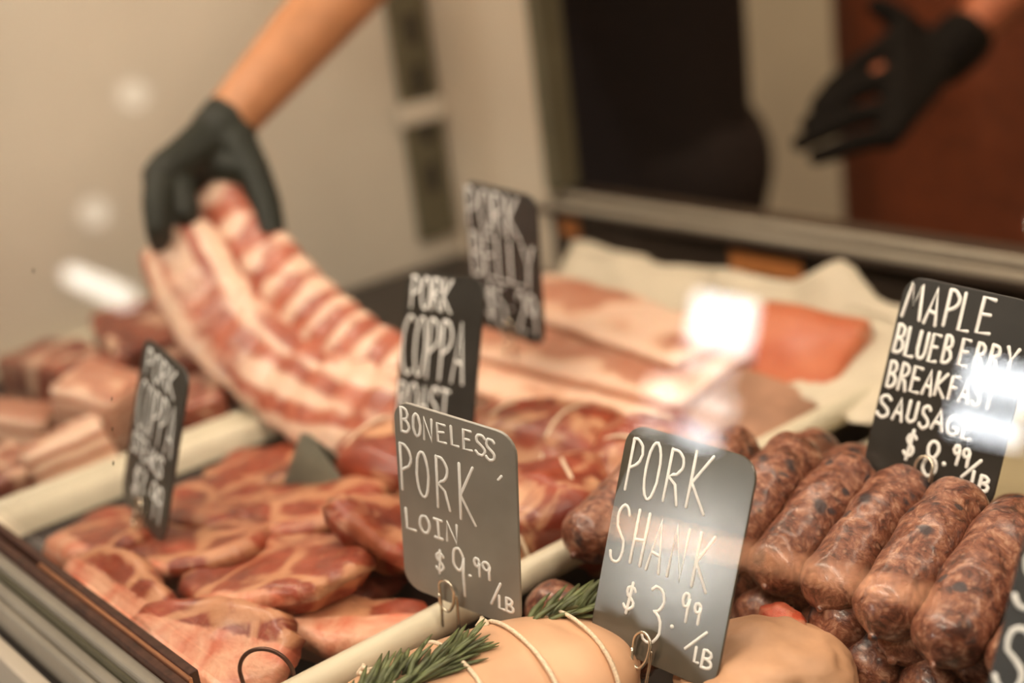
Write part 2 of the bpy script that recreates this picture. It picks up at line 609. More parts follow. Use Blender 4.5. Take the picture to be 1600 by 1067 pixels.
hs = box('housing', (-0.52, -0.05, 0.004), (0.52, 0.05, 0.035), M['black'], pd, 0.004)
hs.rotation_euler = (R(33), 0, 0)
for x in (-0.45, 0.45):
    bm = bmesh.new()
    tube(bm, [(x, 0, 0.02), (x, 0, ZC - 1.165)], 0.003, 6)
    from_bm('cord', bm, M['black'], pd)
lt = empty('wall_lamp', (-3.45, -1.01, -0.05))
tag(lt, 'long slanted wall lamp on the side wall', 'lamp')
lb = bmesh.new()
capsule(lb, (0, 0.07, 0.024), (0, -0.08, -0.026), 0.022, 0.028, 10)
from_bm('bulb', lb, M['lampglow2'], lt)
box('bracket', (-0.25, -0.012, -0.012), (-0.02, 0.012, 0.012), M['darkmetal'], lt)

# ------------------------------------------------------------------ the display case
case = empty('display_case', (-0.4, 0.5, ZF))
tag(case, 'refrigerated glass-fronted butcher display case filled with pork', 'display case')
_inv = Matrix.Translation((0.4, -0.5, -ZF))


def cpart(name, lo, hi, mat, bev=0.0, label=None, parent=None):
    o = box(name, lo, hi, mat, None, bev, 2)
    o.parent = parent or case
    o.matrix_parent_inverse = _inv
    if label:
        o['label'] = label
    return o


CX0, CX1 = -1.20, 0.50
cpart('deck', (CX0, 0.206, 0.035), (CX1, 0.90, 0.052), M['black'], label='black deck of the case')
cpart('base_cabinet', (CX0 - 0.03, 0.165, ZF), (CX1 + 0.03, 0.93, 0.033), M['darkmetal'], 0.004)
cpart('end_panel', (CX0 - 0.025, 0.235, 0.052), (CX0, 0.90, 0.66), M['panel'], 0.002, 'white enamel end panel')
cpart('end_panel', (CX1, 0.235, 0.052), (CX1 + 0.025, 0.90, 0.66), M['panel'], 0.002, 'white enamel end panel')
cpart('rear_post', (CX0, 0.872, 0.052), (-1.035, 0.90, 0.66), M['post'], 0.002, 'cream rear corner post')
cpart('door_gasket', (-1.035, 0.868, 0.14), (-1.018, 0.90, 0.62), M['olive'], 0.002, 'dark door gasket')
cpart('rear_fascia', (-1.035, 0.872, 0.052), (CX1, 0.895, 0.128), M['darkmetal'], 0.001, 'dark brown rear fascia')
cpart('rear_sill', (-1.035, 0.850, 0.124), (CX1, 0.93, 0.1305), M['darkmetal'], 0.001)
for (y, h) in ((0.851, 0.136), (0.880, 0.1375)):
    cpart('sill_track', (-1.03, y, 0.130), (CX1, y + 0.0042, h), M['rail'], 0.0012, 'pale metal sliding door track')
cpart('canopy', (CX0 - 0.025, 0.300, 0.625), (CX1 + 0.025, 0.92, 0.66), M['steel'], 0.004, 'metal canopy')
cpart('lamp_housing', (-1.18, 0.318, 0.606), (0.48, 0.352, 0.625), M['steel'], 0.002)
cpart('lamp_diffuser', (-1.175, 0.323, 0.600), (0.475, 0.347, 0.606), M['led'], 0.001)
cpart('lamp_housing', (-1.18, 0.703, 0.606), (0.48, 0.737, 0.625), M['steel'], 0.002)  # housing and diffuser of the added rear lamp
cpart('lamp_diffuser', (-1.175, 0.708, 0.600), (0.475, 0.732, 0.606), M['led'], 0.001)
cpart('small_patch', (-0.800, 0.8700, 0.093), (-0.722, 0.8719, 0.113), M['orange'], 0, 'orange patch on the rear fascia')  # flat orange patches set on the fascia
cpart('small_patch', (-1.020, 0.8700, 0.098), (-0.995, 0.8719, 0.118), M['orange'], 0, 'orange patch on the rear fascia')

# slotted upright in the rear corner
up = bmesh.new()
box_bm((CX0, 0.822, 0.08), (CX0 + 0.010, 0.868, 0.62), 0.002, 2, up)
o = from_bm('slotted_upright', up, M['olive'], None, False)
o.parent = case
o.matrix_parent_inverse = _inv
o['label'] = 'olive slotted shelf upright'
for i in range(9):
    z = 0.13 + i * 0.052
    s = box('slot', (CX0 + 0.0095, 0.838, z), (CX0 + 0.0108, 0.852, z + 0.030), M['black'], None)
    s.parent = o
s = box('bracket_collar', (CX0 + 0.009, 0.812, 0.205), (CX0 + 0.016, 0.870, 0.228), M['panel'], None, 0.002)
s.parent = o
s['label'] = 'pale collar on the upright'

# front glass, leaning back by ten degrees, its gasket and the stepped front rails
gl = bmesh.new()
box_bm((CX0, -0.003, 0.0), (CX1, 0.003, 0.545), 0, 1, gl)
g = from_bm('front_glass', gl, M['glass'], None, False)
g.location = (0, 0.2285, 0.109)
g.rotation_euler = (R(-10), 0, 0)
g.parent = case
g.matrix_parent_inverse = _inv
g['label'] = 'clear front glass pane of the case'
for (x, y, z, a, b) in ((-0.649, 0.2423, 0.187, 0.0016, 0.0007), ((-0.741), 0.2572, 0.272, 0.0016, 0.0009),
                        (-0.6468, 0.2482, 0.2207, 0.0016, 0.0004), (-0.648, 0.2455, 0.205, 0.0013, 0.0005)):
    lo_ = bmesh.new()
    bmesh.ops.create_icosphere(lo_, subdivisions=1, radius=1.0)
    for v in lo_.verts:
        v.co = Vector((v.co.x * b, v.co.y * 0.0003, v.co.z * a)) * (1 + 0.3 * noise.noise(v.co * 3))
    s = from_bm('dirt_speck', lo_, M['speck'], None)
    s.location = (x, y - 0.0030, z)
    s.rotation_euler = (R(-10), R(20), 0)
    s.parent = case
    s.matrix_parent_inverse = _inv
cpart('glass_gasket', (CX0, 0.2176, 0.1000), (-0.556, 0.2222, 0.1120), M['brown_tape'], 0.0005, 'upper brown gasket under the glass')
cpart('lit_gap_strip', (-0.735, 0.2152, 0.1000), (-0.553, 0.2175, 0.1112), M['lit_gap'], 0.0004, 'painted light line in the gap between the gaskets')  # strip standing in for light in the gap between the gaskets
cpart('glass_gasket', (CX0, 0.2105, 0.0980), (-0.548, 0.2151, 0.1100), M['brown_tape'], 0.0005, 'lower brown gasket under the glass')
cpart('front_rail', (CX0, 0.2035, 0.060), (CX1, 0.2104, 0.1060), M['rail'], 0.0015, 'wide pale metal front rail')
cpart('front_rail', (CX0, 0.2012, 0.060), (CX1, 0.2034, 0.1020), M['olive'], 0.0005, 'dark groove of the front rail')
cpart('front_rail', (CX0, 0.1946, 0.060), (CX1, 0.2011, 0.0985), M['rail'], 0.002, 'middle pale metal front rail')
cpart('front_rail', (CX0, 0.1895, 0.045), (CX1, 0.1945, 0.0950), M['rail'], 0.002, 'narrow pale metal front rail')
cpart('front_rail', (CX0, 0.1850, 0.040), (CX1, 0.1894, 0.0800), M['black'], 0.001, 'black front groove')
cpart('front_rail', (CX0, 0.1755, 0.030), (CX1, 0.1849, 0.0820), M['post'], 0.002, 'cream front bumper')
cpart('front_rail', (CX0, 0.1600, 0.010), (CX1, 0.1754, 0.0600), M['black'], 0.002, 'black lower front rail')
cpart('front_apron', (CX0, 0.150, ZF), (CX1, 0.166, 0.009), M['darkmetal'], 0.002)

# ------------------------------------------------------------------ trays


def rr_loop(x0, x1, y0, y1, r, z, n=5):
    out = []
    for (cx, cy, a0) in ((x1 - r, y1 - r, 0), (x0 + r, y1 - r, 90), (x0 + r, y0 + r, 180), (x1 - r, y0 + r, 270)):
        for k in range(n + 1):
            a = R(a0 + 90 * k / n)
            out.append(Vector((cx + r * math.cos(a), cy + r * math.sin(a), z)))
    return out


def loft(bm, loops, cap0=True, cap1=True):
    rings = [[bm.verts.new(p) for p in l] for l in loops]
    n = len(rings[0])
    for i in range(len(rings) - 1):
        for k in range(n):
            bm.faces.new((rings[i][k], rings[i][(k + 1) % n], rings[i + 1][(k + 1) % n], rings[i + 1][k]))
    if cap0:
        bm.faces.new(rings[0][::-1])
    if cap1:
        bm.faces.new(rings[-1])


def tray(x0, x1, y0, y1, zt, label, liner='black'):
    cx, cy = (x0 + x1) / 2, (y0 + y1) / 2
    t = empty('meat_tray', (cx, cy, 0.052))
    tag(t, label, 'tray', 'trays on the case deck')
    hx, hy, H = (x1 - x0) / 2, (y1 - y0) / 2, zt - 0.052
    L = []
    r = 0.028
    prof = [(0.016, 0.0), (0.010, H - 0.016), (0.001, H - 0.014), (0.0, H - 0.008), (0.002, H - 0.002), (0.007, H), (0.012, H - 0.001),
            (0.016, H - 0.006), (0.019, H - 0.016), (0.026, 0.010), (0.034, 0.006)]
    for (d, z) in prof:
        L.append(rr_loop(-hx + d, hx - d, -hy + d, hy - d, max(r - d * 0.6, 0.006), z))
    bm = bmesh.new()
    loft(bm, L[1:9], False, False)
    from_bm('tray_rim', bm, M['cream'], t)
    bm = bmesh.new()
    loft(bm, L[:2], True, False)
    loft(bm, L[8:], False, True)
    from_bm('tray_body', bm, M['black' if liner == 'black' else 'cream'], t)  # black outer walls: shade under the rim put into the colour
    L = []
    for (d, z) in ((0.020, H - 0.019), (0.0215, H - 0.0185), (0.028, 0.012), (0.036, 0.0085)):
        L.append(rr_loop(-hx + d, hx - d, -hy + d, hy - d, 0.014, z))
    bm = bmesh.new()
    loft(bm, L, False, True)
    from_bm('tray_liner', bm, M[liner], t)
    return t


tray(-0.8615, -0.522, 0.2105, 0.735, 0.1, 'cream tray lined black holding coppa steaks, roasts and belly')
tray(-1.192, -0.8645, 0.2105, 0.585, 0.1, 'cream tray of pork chunks by the white end panel')
tray(-0.518, -0.178, 0.442, 0.80, 0.074, 'cream tray lined beige under the pile of sausages', 'beige')

# ------------------------------------------------------------------ price signs


def arc(cx, cy, rx, ry, a0, a1, n=10):
    return [(cx + rx * math.cos(R(a0 + (a1 - a0) * k / n)), cy + ry * math.sin(R(a0 + (a1 - a0) * k / n))) for k in range(n + 1)]


GLY = {
    'A': [[(0, 0), (0.55, 1), (1, 0)], [(0.2, 0.36), (0.85, 0.32)]],
    'B': [[(0.05, 0), (0.08, 1)], [(0.05, 0.97)] + arc(0.35, 0.77, 0.5, 0.23, 85, -85, 8) + [(0.1, 0.52)] + arc(0.35, 0.26, 0.62, 0.26, 80, -88, 8) + [(0.03, 0.02)]],
    'C': [arc(0.62, 0.5, 0.62, 0.5, 55, 305, 14)],
    'E': [[(0.95, 0.97), (0.1, 1), (0.05, 0), (1, 0.03)], [(0.08, 0.52), (0.8, 0.55)]],
    'F': [[(0.95, 1), (0.1, 0.98), (0.05, 0)], [(0.08, 0.52), (0.8, 0.55)]],
    'G': [arc(0.55, 0.5, 0.55, 0.5, 50, 320, 14) + [(0.95, 0.4), (0.55, 0.4)]],
    'H': [[(0.1, 0), (0.12, 1)], [(0.9, 0), (0.95, 1)], [(0.1, 0.45), (0.92, 0.48)]],
    'I': [[(0.5, 0), (0.5, 1)], [(0.05, 1), (0.95, 1)], [(0.05, 0), (0.95, 0)]],
    'K': [[(0.05, 0), (0.08, 1)], [(0.95, 1), (0.1, 0.45), (1, -0.03)]],
    'L': [[(0.05, 1), (0.05, 0.02), (1, 0.03)]],
    'M': [[(0, 0), (0.22, 1), (0.5, 0.3), (0.78, 1), (1, 0)]],
    'N': [[(0.05, 0), (0.1, 1), (0.88, 0), (0.95, 1)]],
    'O': [arc(0.5, 0.5, 0.5, 0.5, 80, 440, 18)],
    'P': [[(0.08, 0), (0.1, 1)], [(0.05, 0.97)] + arc(0.3, 0.74, 0.66, 0.25, 88, -70, 9) + [(0.1, 0.42)]],
    'R': [[(0.05, 0), (0.1, 1)], [(0.05, 0.97)] + arc(0.3, 0.76, 0.6, 0.23, 88, -80, 9) + [(0.15, 0.47), (0.62, 0.36), (0.95, 0)]],
    'S': [arc(0.55, 0.76, 0.42, 0.24, 20, 180, 8) + [(0.2, 0.62), (0.55, 0.5)] + arc(0.45, 0.25, 0.48, 0.25, 40, -160, 9)],
    'T': [[(0.5, 0), (0.5, 1)], [(0, 1), (1, 0.97)]],
    'U': [[(0.05, 1), (0.06, 0.3)] + arc(0.5, 0.28, 0.44, 0.28, 180, 360, 8) + [(0.95, 1)]],
    'Y': [[(0, 1), (0.5, 0.5), (1, 1)], [(0.5, 0.5), (0.42, 0)]],
    '$': [arc(0.55, 0.68, 0.4, 0.18, 20, 180, 8) + [(0.25, 0.58), (0.55, 0.5)] + arc(0.45, 0.32, 0.45, 0.18, 40, -160, 9), [(0.55, 1), (0.42, 0)]],
    '3': [[(0.15, 0.92)] + arc(0.42, 0.78, 0.5, 0.22, 100, -60, 8) + [(0.42, 0.56)] + arc(0.4, 0.28, 0.58, 0.29, 75, -120, 9) + [(0.0, 0.12)]],
    '5': [[(0.95, 1), (0.25, 0.98), (0.15, 0.58)] + arc(0.42, 0.3, 0.52, 0.3, 100, -140, 10)],
    '2': [arc(0.48, 0.74, 0.45, 0.26, 160, -20, 9) + [(0.05, 0.02), (1, 0.04)]],
    '7': [[(0.0, 0.97), (0.98, 1), (0.35, 0)]],
    '8': [arc(0.5, 0.76, 0.4, 0.24, -70, 270, 14) + arc(0.5, 0.26, 0.5, 0.27, 90, -270, 16)],
    '9': [arc(0.48, 0.76, 0.42, 0.24, 10, 350, 14) + [(0.92, 0.85), (0.88, 0.5), (0.9, 0)]],
    '.': [[(0.45, 0.5), (0.55, 0.5)]],
    '/': [[(0, 0), (1, 1)]],
}

SW, SH = 0.0721, 0.106


def lettering(glyphs, parent, rad=0.00062):
    bm = bmesh.new()
    for (c, cx, cy, w, h) in glyphs:
        for st in GLY[c]:
            pts = [Vector(((cx + (x - 0.5) * w) / 1000, -0.0009, (cy + (y - 0.5) * h) / 1000)) for x, y in st]
            if c == '.':
                pts = [pts[0] + Vector((-0.0003, 0, 0)), pts[1] + Vector((0.0003, 0, 0))]
                rr = rad * 1.25
            else:
                rr = rad
                # a slightly shaky hand
                pts = [p + Vector((rnd.uniform(-1, 1), 0, rnd.uniform(-1, 1))) * 0.00018 for p in pts]
            a, b = pts[0], pts[-1]
            t0 = (pts[0] - pts[1]).normalized() * rr * 0.6
            t1 = (pts[-1] - pts[-2]).normalized() * rr * 0.6
            fine = [a + t0] + pts + [b + t1]
            radii = [rr * 0.5] + [rr * rnd.uniform(0.92, 1.1) for _ in pts] + [rr * 0.5]
            tube(bm, fine, radii, 6, True, (1, 1), Vector((0, 1, 0)))
    for v in bm.verts:
        v.co.y = -0.0008 + (v.co.y + 0.0009) * 0.22
    return from_bm('lettering', bm, M['chalk'], parent)


def word(s, x0, x1, y0, y1, gap=0.22):
    n = len(s)
    wtot = (x1 - x0)
    w = wtot / (n + gap * (n - 1))
    return [(c, x0 + w * (0.5 + i * (1 + gap)), (y0 + y1) / 2, (w * 0.2 if c == '.' else w), (1 if c == '.' else y1 - y0))
            for i, c in enumerate(s)]


def wire_clip(parent, x, z_top, z_low, r=0.0046, spread=0.0052, wr=0.00080):
    """a bent wire: two legs rising from the meat and closing in a loop in front of the board"""
    pts = [(x - spread, -0.0026, z_low)]
    pts += [(x - spread, -0.0026, z_top - 0.016), (x - spread, -0.003, z_top - 0.008)]
    for k in range(11):
        a = R(180 - 18 * k)
        pts.append((x + spread * math.cos(a), -0.0032 - 0.0002 * k, z_top - 0.006 + 0.006 * math.sin(a)))
    pts += [(x + spread * 0.9, -0.0055, z_top - 0.012), (x + spread * 0.3, -0.0058, z_top - 0.0165),
            (x - spread * 0.55, -0.0056, z_top - 0.0145), (x - spread * 0.8, -0.0050, z_top - 0.0085)]
    bm = bmesh.new()
    tube(bm, catmull(pts, 3), wr, 8)
    q = [(x + spread, -0.0028, z_low), (x + spread, -0.0028, z_top - 0.012), (x + spread * 1.0, -0.0036, z_top - 0.007)]
    tube(bm, catmull(q, 3), wr, 8)
    return from_bm('wire_clip', bm, M['wire'], parent)


def sign(loc, rot, lines, label, clip=None, rad=0.00062, board='board'):
    s = empty('price_sign', loc, rot)
    tag(s, label, 'sign', 'handwritten price signs')
    bm = bmesh.new()
    n = 6
    r = 0.0105
    lo = []
    for yy, ins in ((-0.0008, 0.0003), (-0.0005, 0.0), (0.0005, 0.0), (0.0008, 0.0003)):
        lp = rr_loop(-SW / 2 + ins, SW / 2 - ins, -SH / 2 + ins, SH / 2 - ins, r - ins, 0, n)
        lo.append([Vector((p.x, yy, p.y)) for p in lp])
    loft(bm, lo)
    from_bm('board', bm, M[board], s, False)
    for l in lines:
        lettering(l, s, rad)
    if clip:
        c = wire_clip(s, *clip)
        c['label'] = 'bent wire clip holding the board'
    return s


L_LOIN = [
    [('B', -29.0, 43.4, 5.2, 13.2), ('O', -21.8, 42.8, 4.3, 11.9), ('N', -14.9, 42.3, 5.6, 11.8), ('E', -6.9, 42.5, 5.4, 10.0), ('L', 0.9, 43.0, 4.2, 10.4), ('E', 8.3, 43.1, 5.0, 10.6), ('S', 15.9, 42.7, 5.8, 10.6), ('S', 21.5, 41.8, 5.3, 11.1)],
    [('P', -30.3, 17.0, 7.4, 26.4), ('O', -19.9, 16.3, 7.1, 25.3), ('R', -7.7, 15.2, 8.0, 28.5), ('K', 6.6, 14.0, 9.3, 30.6)],
    [('L', -29.4, -12.0, 6.4, 11.6), ('O', -20.6, -11.8, 6.0, 9.6), ('I', -12.0, -11.6, 5.6, 10.6), ('N', -3.6, -11.0, 7.0, 11.0)],
    [('$', -12.2, -30.5, 5.2, 14.0), ('9', -0.5, -32.0, 7.4, 26.9), ('.', 6.4, -32.1, 1.3, 0.8), ('9', 10.9, -25.3, 3.7, 9.7), ('9', 16.4, -25.5, 4.6, 9.3), ('/', 21.6, -36.8, 6.0, 13.7), ('L', 24.9, -40.7, 3.2, 7.5), ('B', 29.6, -40.6, 4.6, 7.8)],
    [('/', 26.5, 28.5, 2.0, 2.6)],
]
L_SHANK = [
    [('P', -28.0, 34.2, 7.0, 25.1), ('O', -17.8, 34.0, 7.6, 27.1), ('R', -5.2, 34.6, 8.6, 24.8), ('K', 8.4, 35.8, 10.4, 26.2)],
    [('S', -29.0, 0.9, 7.7, 27.7), ('H', -17.7, 2.1, 7.2, 25.5), ('A', -7.6, 1.4, 7.4, 24.9), ('N', 4.4, 1.5, 8.2, 24.6), ('K', 18.0, 1.5, 8.4, 24.8)],
    [('$', -17.0, -26.6, 6.0, 15.2), ('3', -2.2, -30.1, 9.6, 26.4), ('.', 8.4, -32.0, 1.2, 0.8), ('9', 13.2, -21.3, 3.8, 13.0), ('9', 19.9, -22.0, 3.6, 9.2), ('/', 22.0, -34.0, 9.6, 11.0), ('L', 24.0, -40.0, 2.6, 6.8), ('B', 29.4, -40.4, 5.2, 8.0)],
]
L_MAPLE = [
    [('M', -28.4, 40.5, 9.6, 17.9), ('A', -17.5, 40.2, 6.4, 19.0), ('P', -7.4, 41.1, 6.4, 18.8), ('L', 0.6, 40.6, 5.4, 19.2), ('E', 11.0, 41.3, 7.3, 17.7)],
    [('B', -31.4, 20.0, 4.9, 14.5), ('L', -25.0, 19.4, 4.5, 15.1), ('U', -18.5, 19.5, 4.8, 14.0), ('E', -11.7, 19.6, 4.6, 14.3), ('B', -4.5, 20.5, 4.6, 14.0), ('E', 4.5, 21.0, 4.6, 13.4), ('R', 12.7, 21.4, 4.6, 12.7), ('R', 20.2, 22.4, 4.8, 12.0), ('Y', 28.6, 22.8, 5.6, 12.5)],
    [('B', -31.0, 1.1, 4.6, 13.4), ('R', -24.3, 1.3, 4.8, 14.0), ('E', -17.4, 1.6, 4.9, 13.0), ('A', -10.5, 1.8, 4.6, 12.7), ('K', -3.7, 2.5, 5.0, 12.0), ('F', 3.3, 2.4, 4.0, 12.0), ('A', 9.5, 2.2, 4.6, 11.3), ('S', 16.0, 2.6, 4.0, 11.5), ('T', 22.4, 2.9, 4.6, 11.3)],
    [('S', -31.6, -16.0, 6.6, 11.5), ('A', -23.0, -15.6, 5.4, 11.4), ('U', -15.6, -14.8, 5.0, 11.0), ('S', -8.1, -15.6, 5.0, 11.4), ('A', -0.8, -15.0, 5.9, 10.6), ('G', 7.4, -15.8, 5.8, 9.6), ('E', 15.3, -15.6, 4.6, 9.9)],
    [('$', -12.6, -31.6, 5.6, 15.6), ('8', 0.2, -35.0, 7.0, 17.8), ('.', 7.4, -35.8, 0.9, 0.8), ('9', 12.6, -29.4, 3.2, 9.6), ('9', 17.7, -29.6, 3.6, 8.9), ('/', 21.9, -34.0, 8.0, 11.0), ('L', 25.0, -38.6, 2.9, 7.6), ('B', 30.0, -39.4, 4.8, 7.6)],
]
L_BELLY = [word('PORK', -34, 18, 20, 49), word('BELLY', -32, 30, -14, 17), word('$5.29', -20, 30, -47, -18)]
L_COPPA = [word('PORK', -30, 8, 31, 50), word('COPPA', -34, 24, -10, 26), word('ROAST', -34, 14, -34, -15)]
L_STEAK = [word('PORK', -27, 20, 32, 48), word('COPPA', -30, 28, -2, 28), word('STEAKS', -30, 20, -18, -6), word('$7.99', -20, 26, -44, -23)]
L_CORNER = [[('S', -29.5, 29.0, 9.0, 24)], [('S', -28.5, -3.0, 11.0, 25), ('/', -21.0, -17, 6, 13)]]

sign((-0.504, 0.345, 0.158), (0.016, 0.124, 0.25), L_LOIN, 'sign with grey sheen painted in, lettered BONELESS PORK LOIN on the tied roast', (-0.0062, -0.0375, -0.0675), 0.00092, 'board_sheen')
sign((-0.414, 0.397, 0.144), (-0.37, 0.062, 0.131), L_SHANK, 'sign lettered PORK SHANK with a glare spot, in front of sausages', (-0.0035, -0.0385, -0.0650), 0.00088, 'board_sheen_dark')
sign((-0.381, 0.567, 0.173), (-0.363, 0.078, 0.078), L_MAPLE, 'dark sign lettered MAPLE BLUEBERRY BREAKFAST SAUSAGE standing in the sausages', (-0.0010, -0.0345, -0.0610), 0.00108)
sign((-0.726, 0.565, 0.193), (-0.003, 0.082, 0.054), L_BELLY, 'blurred sign lettered PORK BELLY in the pale belly slabs', (0.004, -0.040, -0.07), 0.0010)
sign((-0.649, 0.446, 0.174), (-0.338, -0.057, 0.063), L_COPPA, 'blurred sign lettered PORK COPPA ROAST behind the loin sign', (0.0, -0.036, -0.07), 0.0010)
sign((-0.744, 0.302, 0.154), (-0.319, 0.100, -0.12), L_STEAK, 'blurred sign standing in the red coppa steaks', (0.002, -0.038, -0.068), 0.0010)
sign((-0.2254, 0.4214, 0.1422), (-0.363, 0.078, 0.078), L_CORNER, 'dark sign cut off by the lower edge beside the nearest sausage', (0.004, -0.038, -0.060), 0.00120)

# stray wire ring of an empty sign holder
wr = empty('sign_holder', (-0.548, 0.252, 0.066))
tag(wr, 'empty dark wire ring sign holder in front of the steaks', 'sign holder')
bm = bmesh.new()
pts = [(-0.0125, 0, 0.0), (-0.0130, 0, 0.022)] + [(0.0138 * math.cos(R(190 - 22 * k)), 0, 0.032 + 0.0138 * math.sin(R(190 - 22 * k))) for k in range(10)] + [(0.0130, 0, 0.020), (0.0125, 0, 0)]
tube(bm, catmull(pts, 4), 0.0011, 8)
o = from_bm('wire_ring', bm, M['ring'], wr)
o.rotation_euler = (0, 0, R(38))
bm = bmesh.new()
tube(bm, catmull([(-0.006, 0.002, 0), (-0.002, 0.001, 0.014), (0.003, 0, 0.024)], 4), 0.0012, 8)
o = from_bm('wire_prong', bm, M['ring'], wr)
o.rotation_euler = (0, 0, R(38))

# ------------------------------------------------------------------ steaks


def steak_mesh(rx, ry, th, seed, cap_w=0.35, mat='steak', bend=0.0):
    bm = bmesh.new()
    n, rings = 40, 7
    off = Vector((seed * 2.3, seed * 1.1, 0))

    def R_(a):
        d = Vector((math.cos(a), math.sin(a), 0))
        return 1 + 0.20 * noise.noise(d * 1.3 + off) + 0.07 * noise.noise(d * 4 + off)
    top, bot = [], []
    ct = bm.verts.new((0, 0, th / 2))
    cb = bm.verts.new((0, 0, -th / 2))
    for i in range(1, rings + 1):
        f = (i / rings)
        f2 = f ** 0.8
        zt = th / 2 * (1 - f ** 11) + 0.0016 * 0
        ra, rb = [], []
        for k in range(n):
            a = 2 * math.pi * k / n
            r = R_(a) * f2
            x, y = math.cos(a) * rx * r, math.sin(a) * ry * r
            zz = noise.noise(Vector((x * 40, y * 40, 0)) + off) * 0.0035
            bd = bend * ((x / rx) ** 2 + 0.4 * (y / ry))
            ra.append(bm.verts.new((x, y, zt + zz + bd)))
            rb.append(bm.verts.new((x * 0.985, y * 0.985, -zt + zz + bd)))
        top.append(ra)
        bot.append(rb)
    for k in range(n):
        bm.faces.new((ct, top[0][k], top[0][(k + 1) % n]))
        bm.faces.new((cb, bot[0][(k + 1) % n], bot[0][k]))
        for i in range(rings - 1):
            bm.faces.new((top[i][k], top[i + 1][k], top[i + 1][(k + 1) % n], top[i][(k + 1) % n]))
            bm.faces.new((bot[i][k], bot[i][(k + 1) % n], bot[i + 1][(k + 1) % n], bot[i + 1][k]))
        bm.faces.new((top[-1][k], bot[-1][k], bot[-1][(k + 1) % n], top[-1][(k + 1) % n]))
    me = bpy.data.meshes.new('steak')
    bmesh.ops.recalc_face_normals(bm, faces=bm.faces)
    bm.to_mesh(me)
    bm.free()
    for p in me.polygons:
        p.use_smooth = True
    at = me.attributes.new('cap', 'FLOAT', 'POINT')
    for v in me.vertices:
        q = Vector((v.co.x / rx, v.co.y / ry))
        edge = max(0.0, (q.length - 0.86) / 0.2)
        at.data[v.index].value = min(1.0, max(0.0, (-q.y - (1 - cap_w)) / 0.18 + 0.3, edge * 0.55))
    me.materials.append(M[mat])
    return me


STEAKS = [  # x, y, z, yaw, rx, ry, tilt_x, tilt_y, label, cap
    (-0.634, 0.306, 0.096, 24, 0.064, 0.050, -6, -8, 'largest round coppa steak with pale seams, nearest the ring', 0.30),
    (-0.705, 0.298, 0.092, 10, 0.056, 0.043, -6, -9, 'brown coppa steak right below the blurred sign', 0.25),
    (-0.775, 0.272, 0.088, 0, 0.046, 0.038, -6, -8, 'leftmost coppa steak beside the brown gasket', 0.5),
    (-0.600, 0.250, 0.092, 24, 0.056, 0.030, 26, 2, 'pink fat-edged coppa steak along the front glass', 1.25),
    (-0.690, 0.240, 0.094, 2, 0.054, 0.026, 26, 0, 'pale fat-edged coppa steak by the painted bright gap', 1.25),
    (-0.695, 0.366, 0.092, 30, 0.054, 0.042, -4, -5, 'coppa steak in front of the grey-green tent card', 0.1),
    (-0.612, 0.374, 0.100, 75, 0.044, 0.036, 10, 34, 'dark red coppa steak leaning beside the loin sign', 0.1),
    (-0.760, 0.334, 0.087, -10, 0.048, 0.038, -4, -4, 'coppa steak behind the blurred steak sign', 0.2),
    (-0.790, 0.392, 0.082, 15, 0.052, 0.036, -4, -4, 'coppa steak at the rear of the pile beside the black liner', 0.2),
    (-0.567, 0.318, 0.082, 56, 0.044, 0.024, 0, 8, 'pale pink coppa steak beside the cream tray rim', 1.0),
    (-0.650, 0.345, 0.077, 0, 0.060, 0.050, 0, 0, 'coppa steak at the bottom of the pile', 0.2),
]
for i, (x, y, z, yaw, rx, ry, tx, ty, lab, cap) in enumerate(STEAKS):
    o = link('coppa_steak', steak_mesh(rx, ry, 0.020, i + 1, cap, 'steak', 0.003))
    o.location = (x, y, z)
    o.rotation_euler = (R(tx), R(ty), R(yaw))
    tag(o, lab, 'steak', 'coppa steaks in the black tray')

# grey-green folded plastic tent card between the steaks and the roasts
tc = empty('tent_card', (-0.722, 0.398, 0.088), (0, 0, R(20)))
tag(tc, 'grey-green folded plastic tent card between steaks and roasts', 'tent card')
for s in (1, -1):
    bm = bmesh.new()
    a = [Vector((-0.030, 0.012 * -s, 0)), Vector((0.034, 0.012 * -s, 0)), Vector((-0.008, 0.0, 0.038)), Vector((-0.014, 0.0, 0.038))]
    q = [bm.verts.new(p) for p in a] + [bm.verts.new(p + Vector((0, 0.0012, 0))) for p in a]
    for f in ((0, 1, 2, 3), (7, 6, 5, 4), (0, 4, 5, 1), (1, 5, 6, 2), (2, 6, 7, 3), (3, 7, 4, 0)):
        bm.faces.new([q[k] for k in f])
    from_bm('card_face', bm, M['tent'], tc, False)

# ------------------------------------------------------------------ coppa roasts with twine


def tied(root, rx, ry, rz, n, axis='y', wr=0.0011, mat='twine', spread=0.75, tail=False):
    for i in range(n):
        f = -spread + 2 * spread * (i + 0.5) / n
        k = math.sqrt(max(0.05, 1 - f * f * 0.85)) * 1.025
        pts = []
        for j in range(33):
            a = 2 * math.pi * j / 32
            w = 0.004 * math.sin(a * 2 + i)
            if axis == 'y':
                pts.append((math.cos(a) * rx * k, f * ry + w, math.sin(a) * rz * k))
            else:
                pts.append((f * rx + w, math.cos(a) * ry * k, math.sin(a) * rz * k))
        bm = bmesh.new()
        tube(bm, pts, wr, 6, False)
        from_bm('twine', bm, M[mat], root)


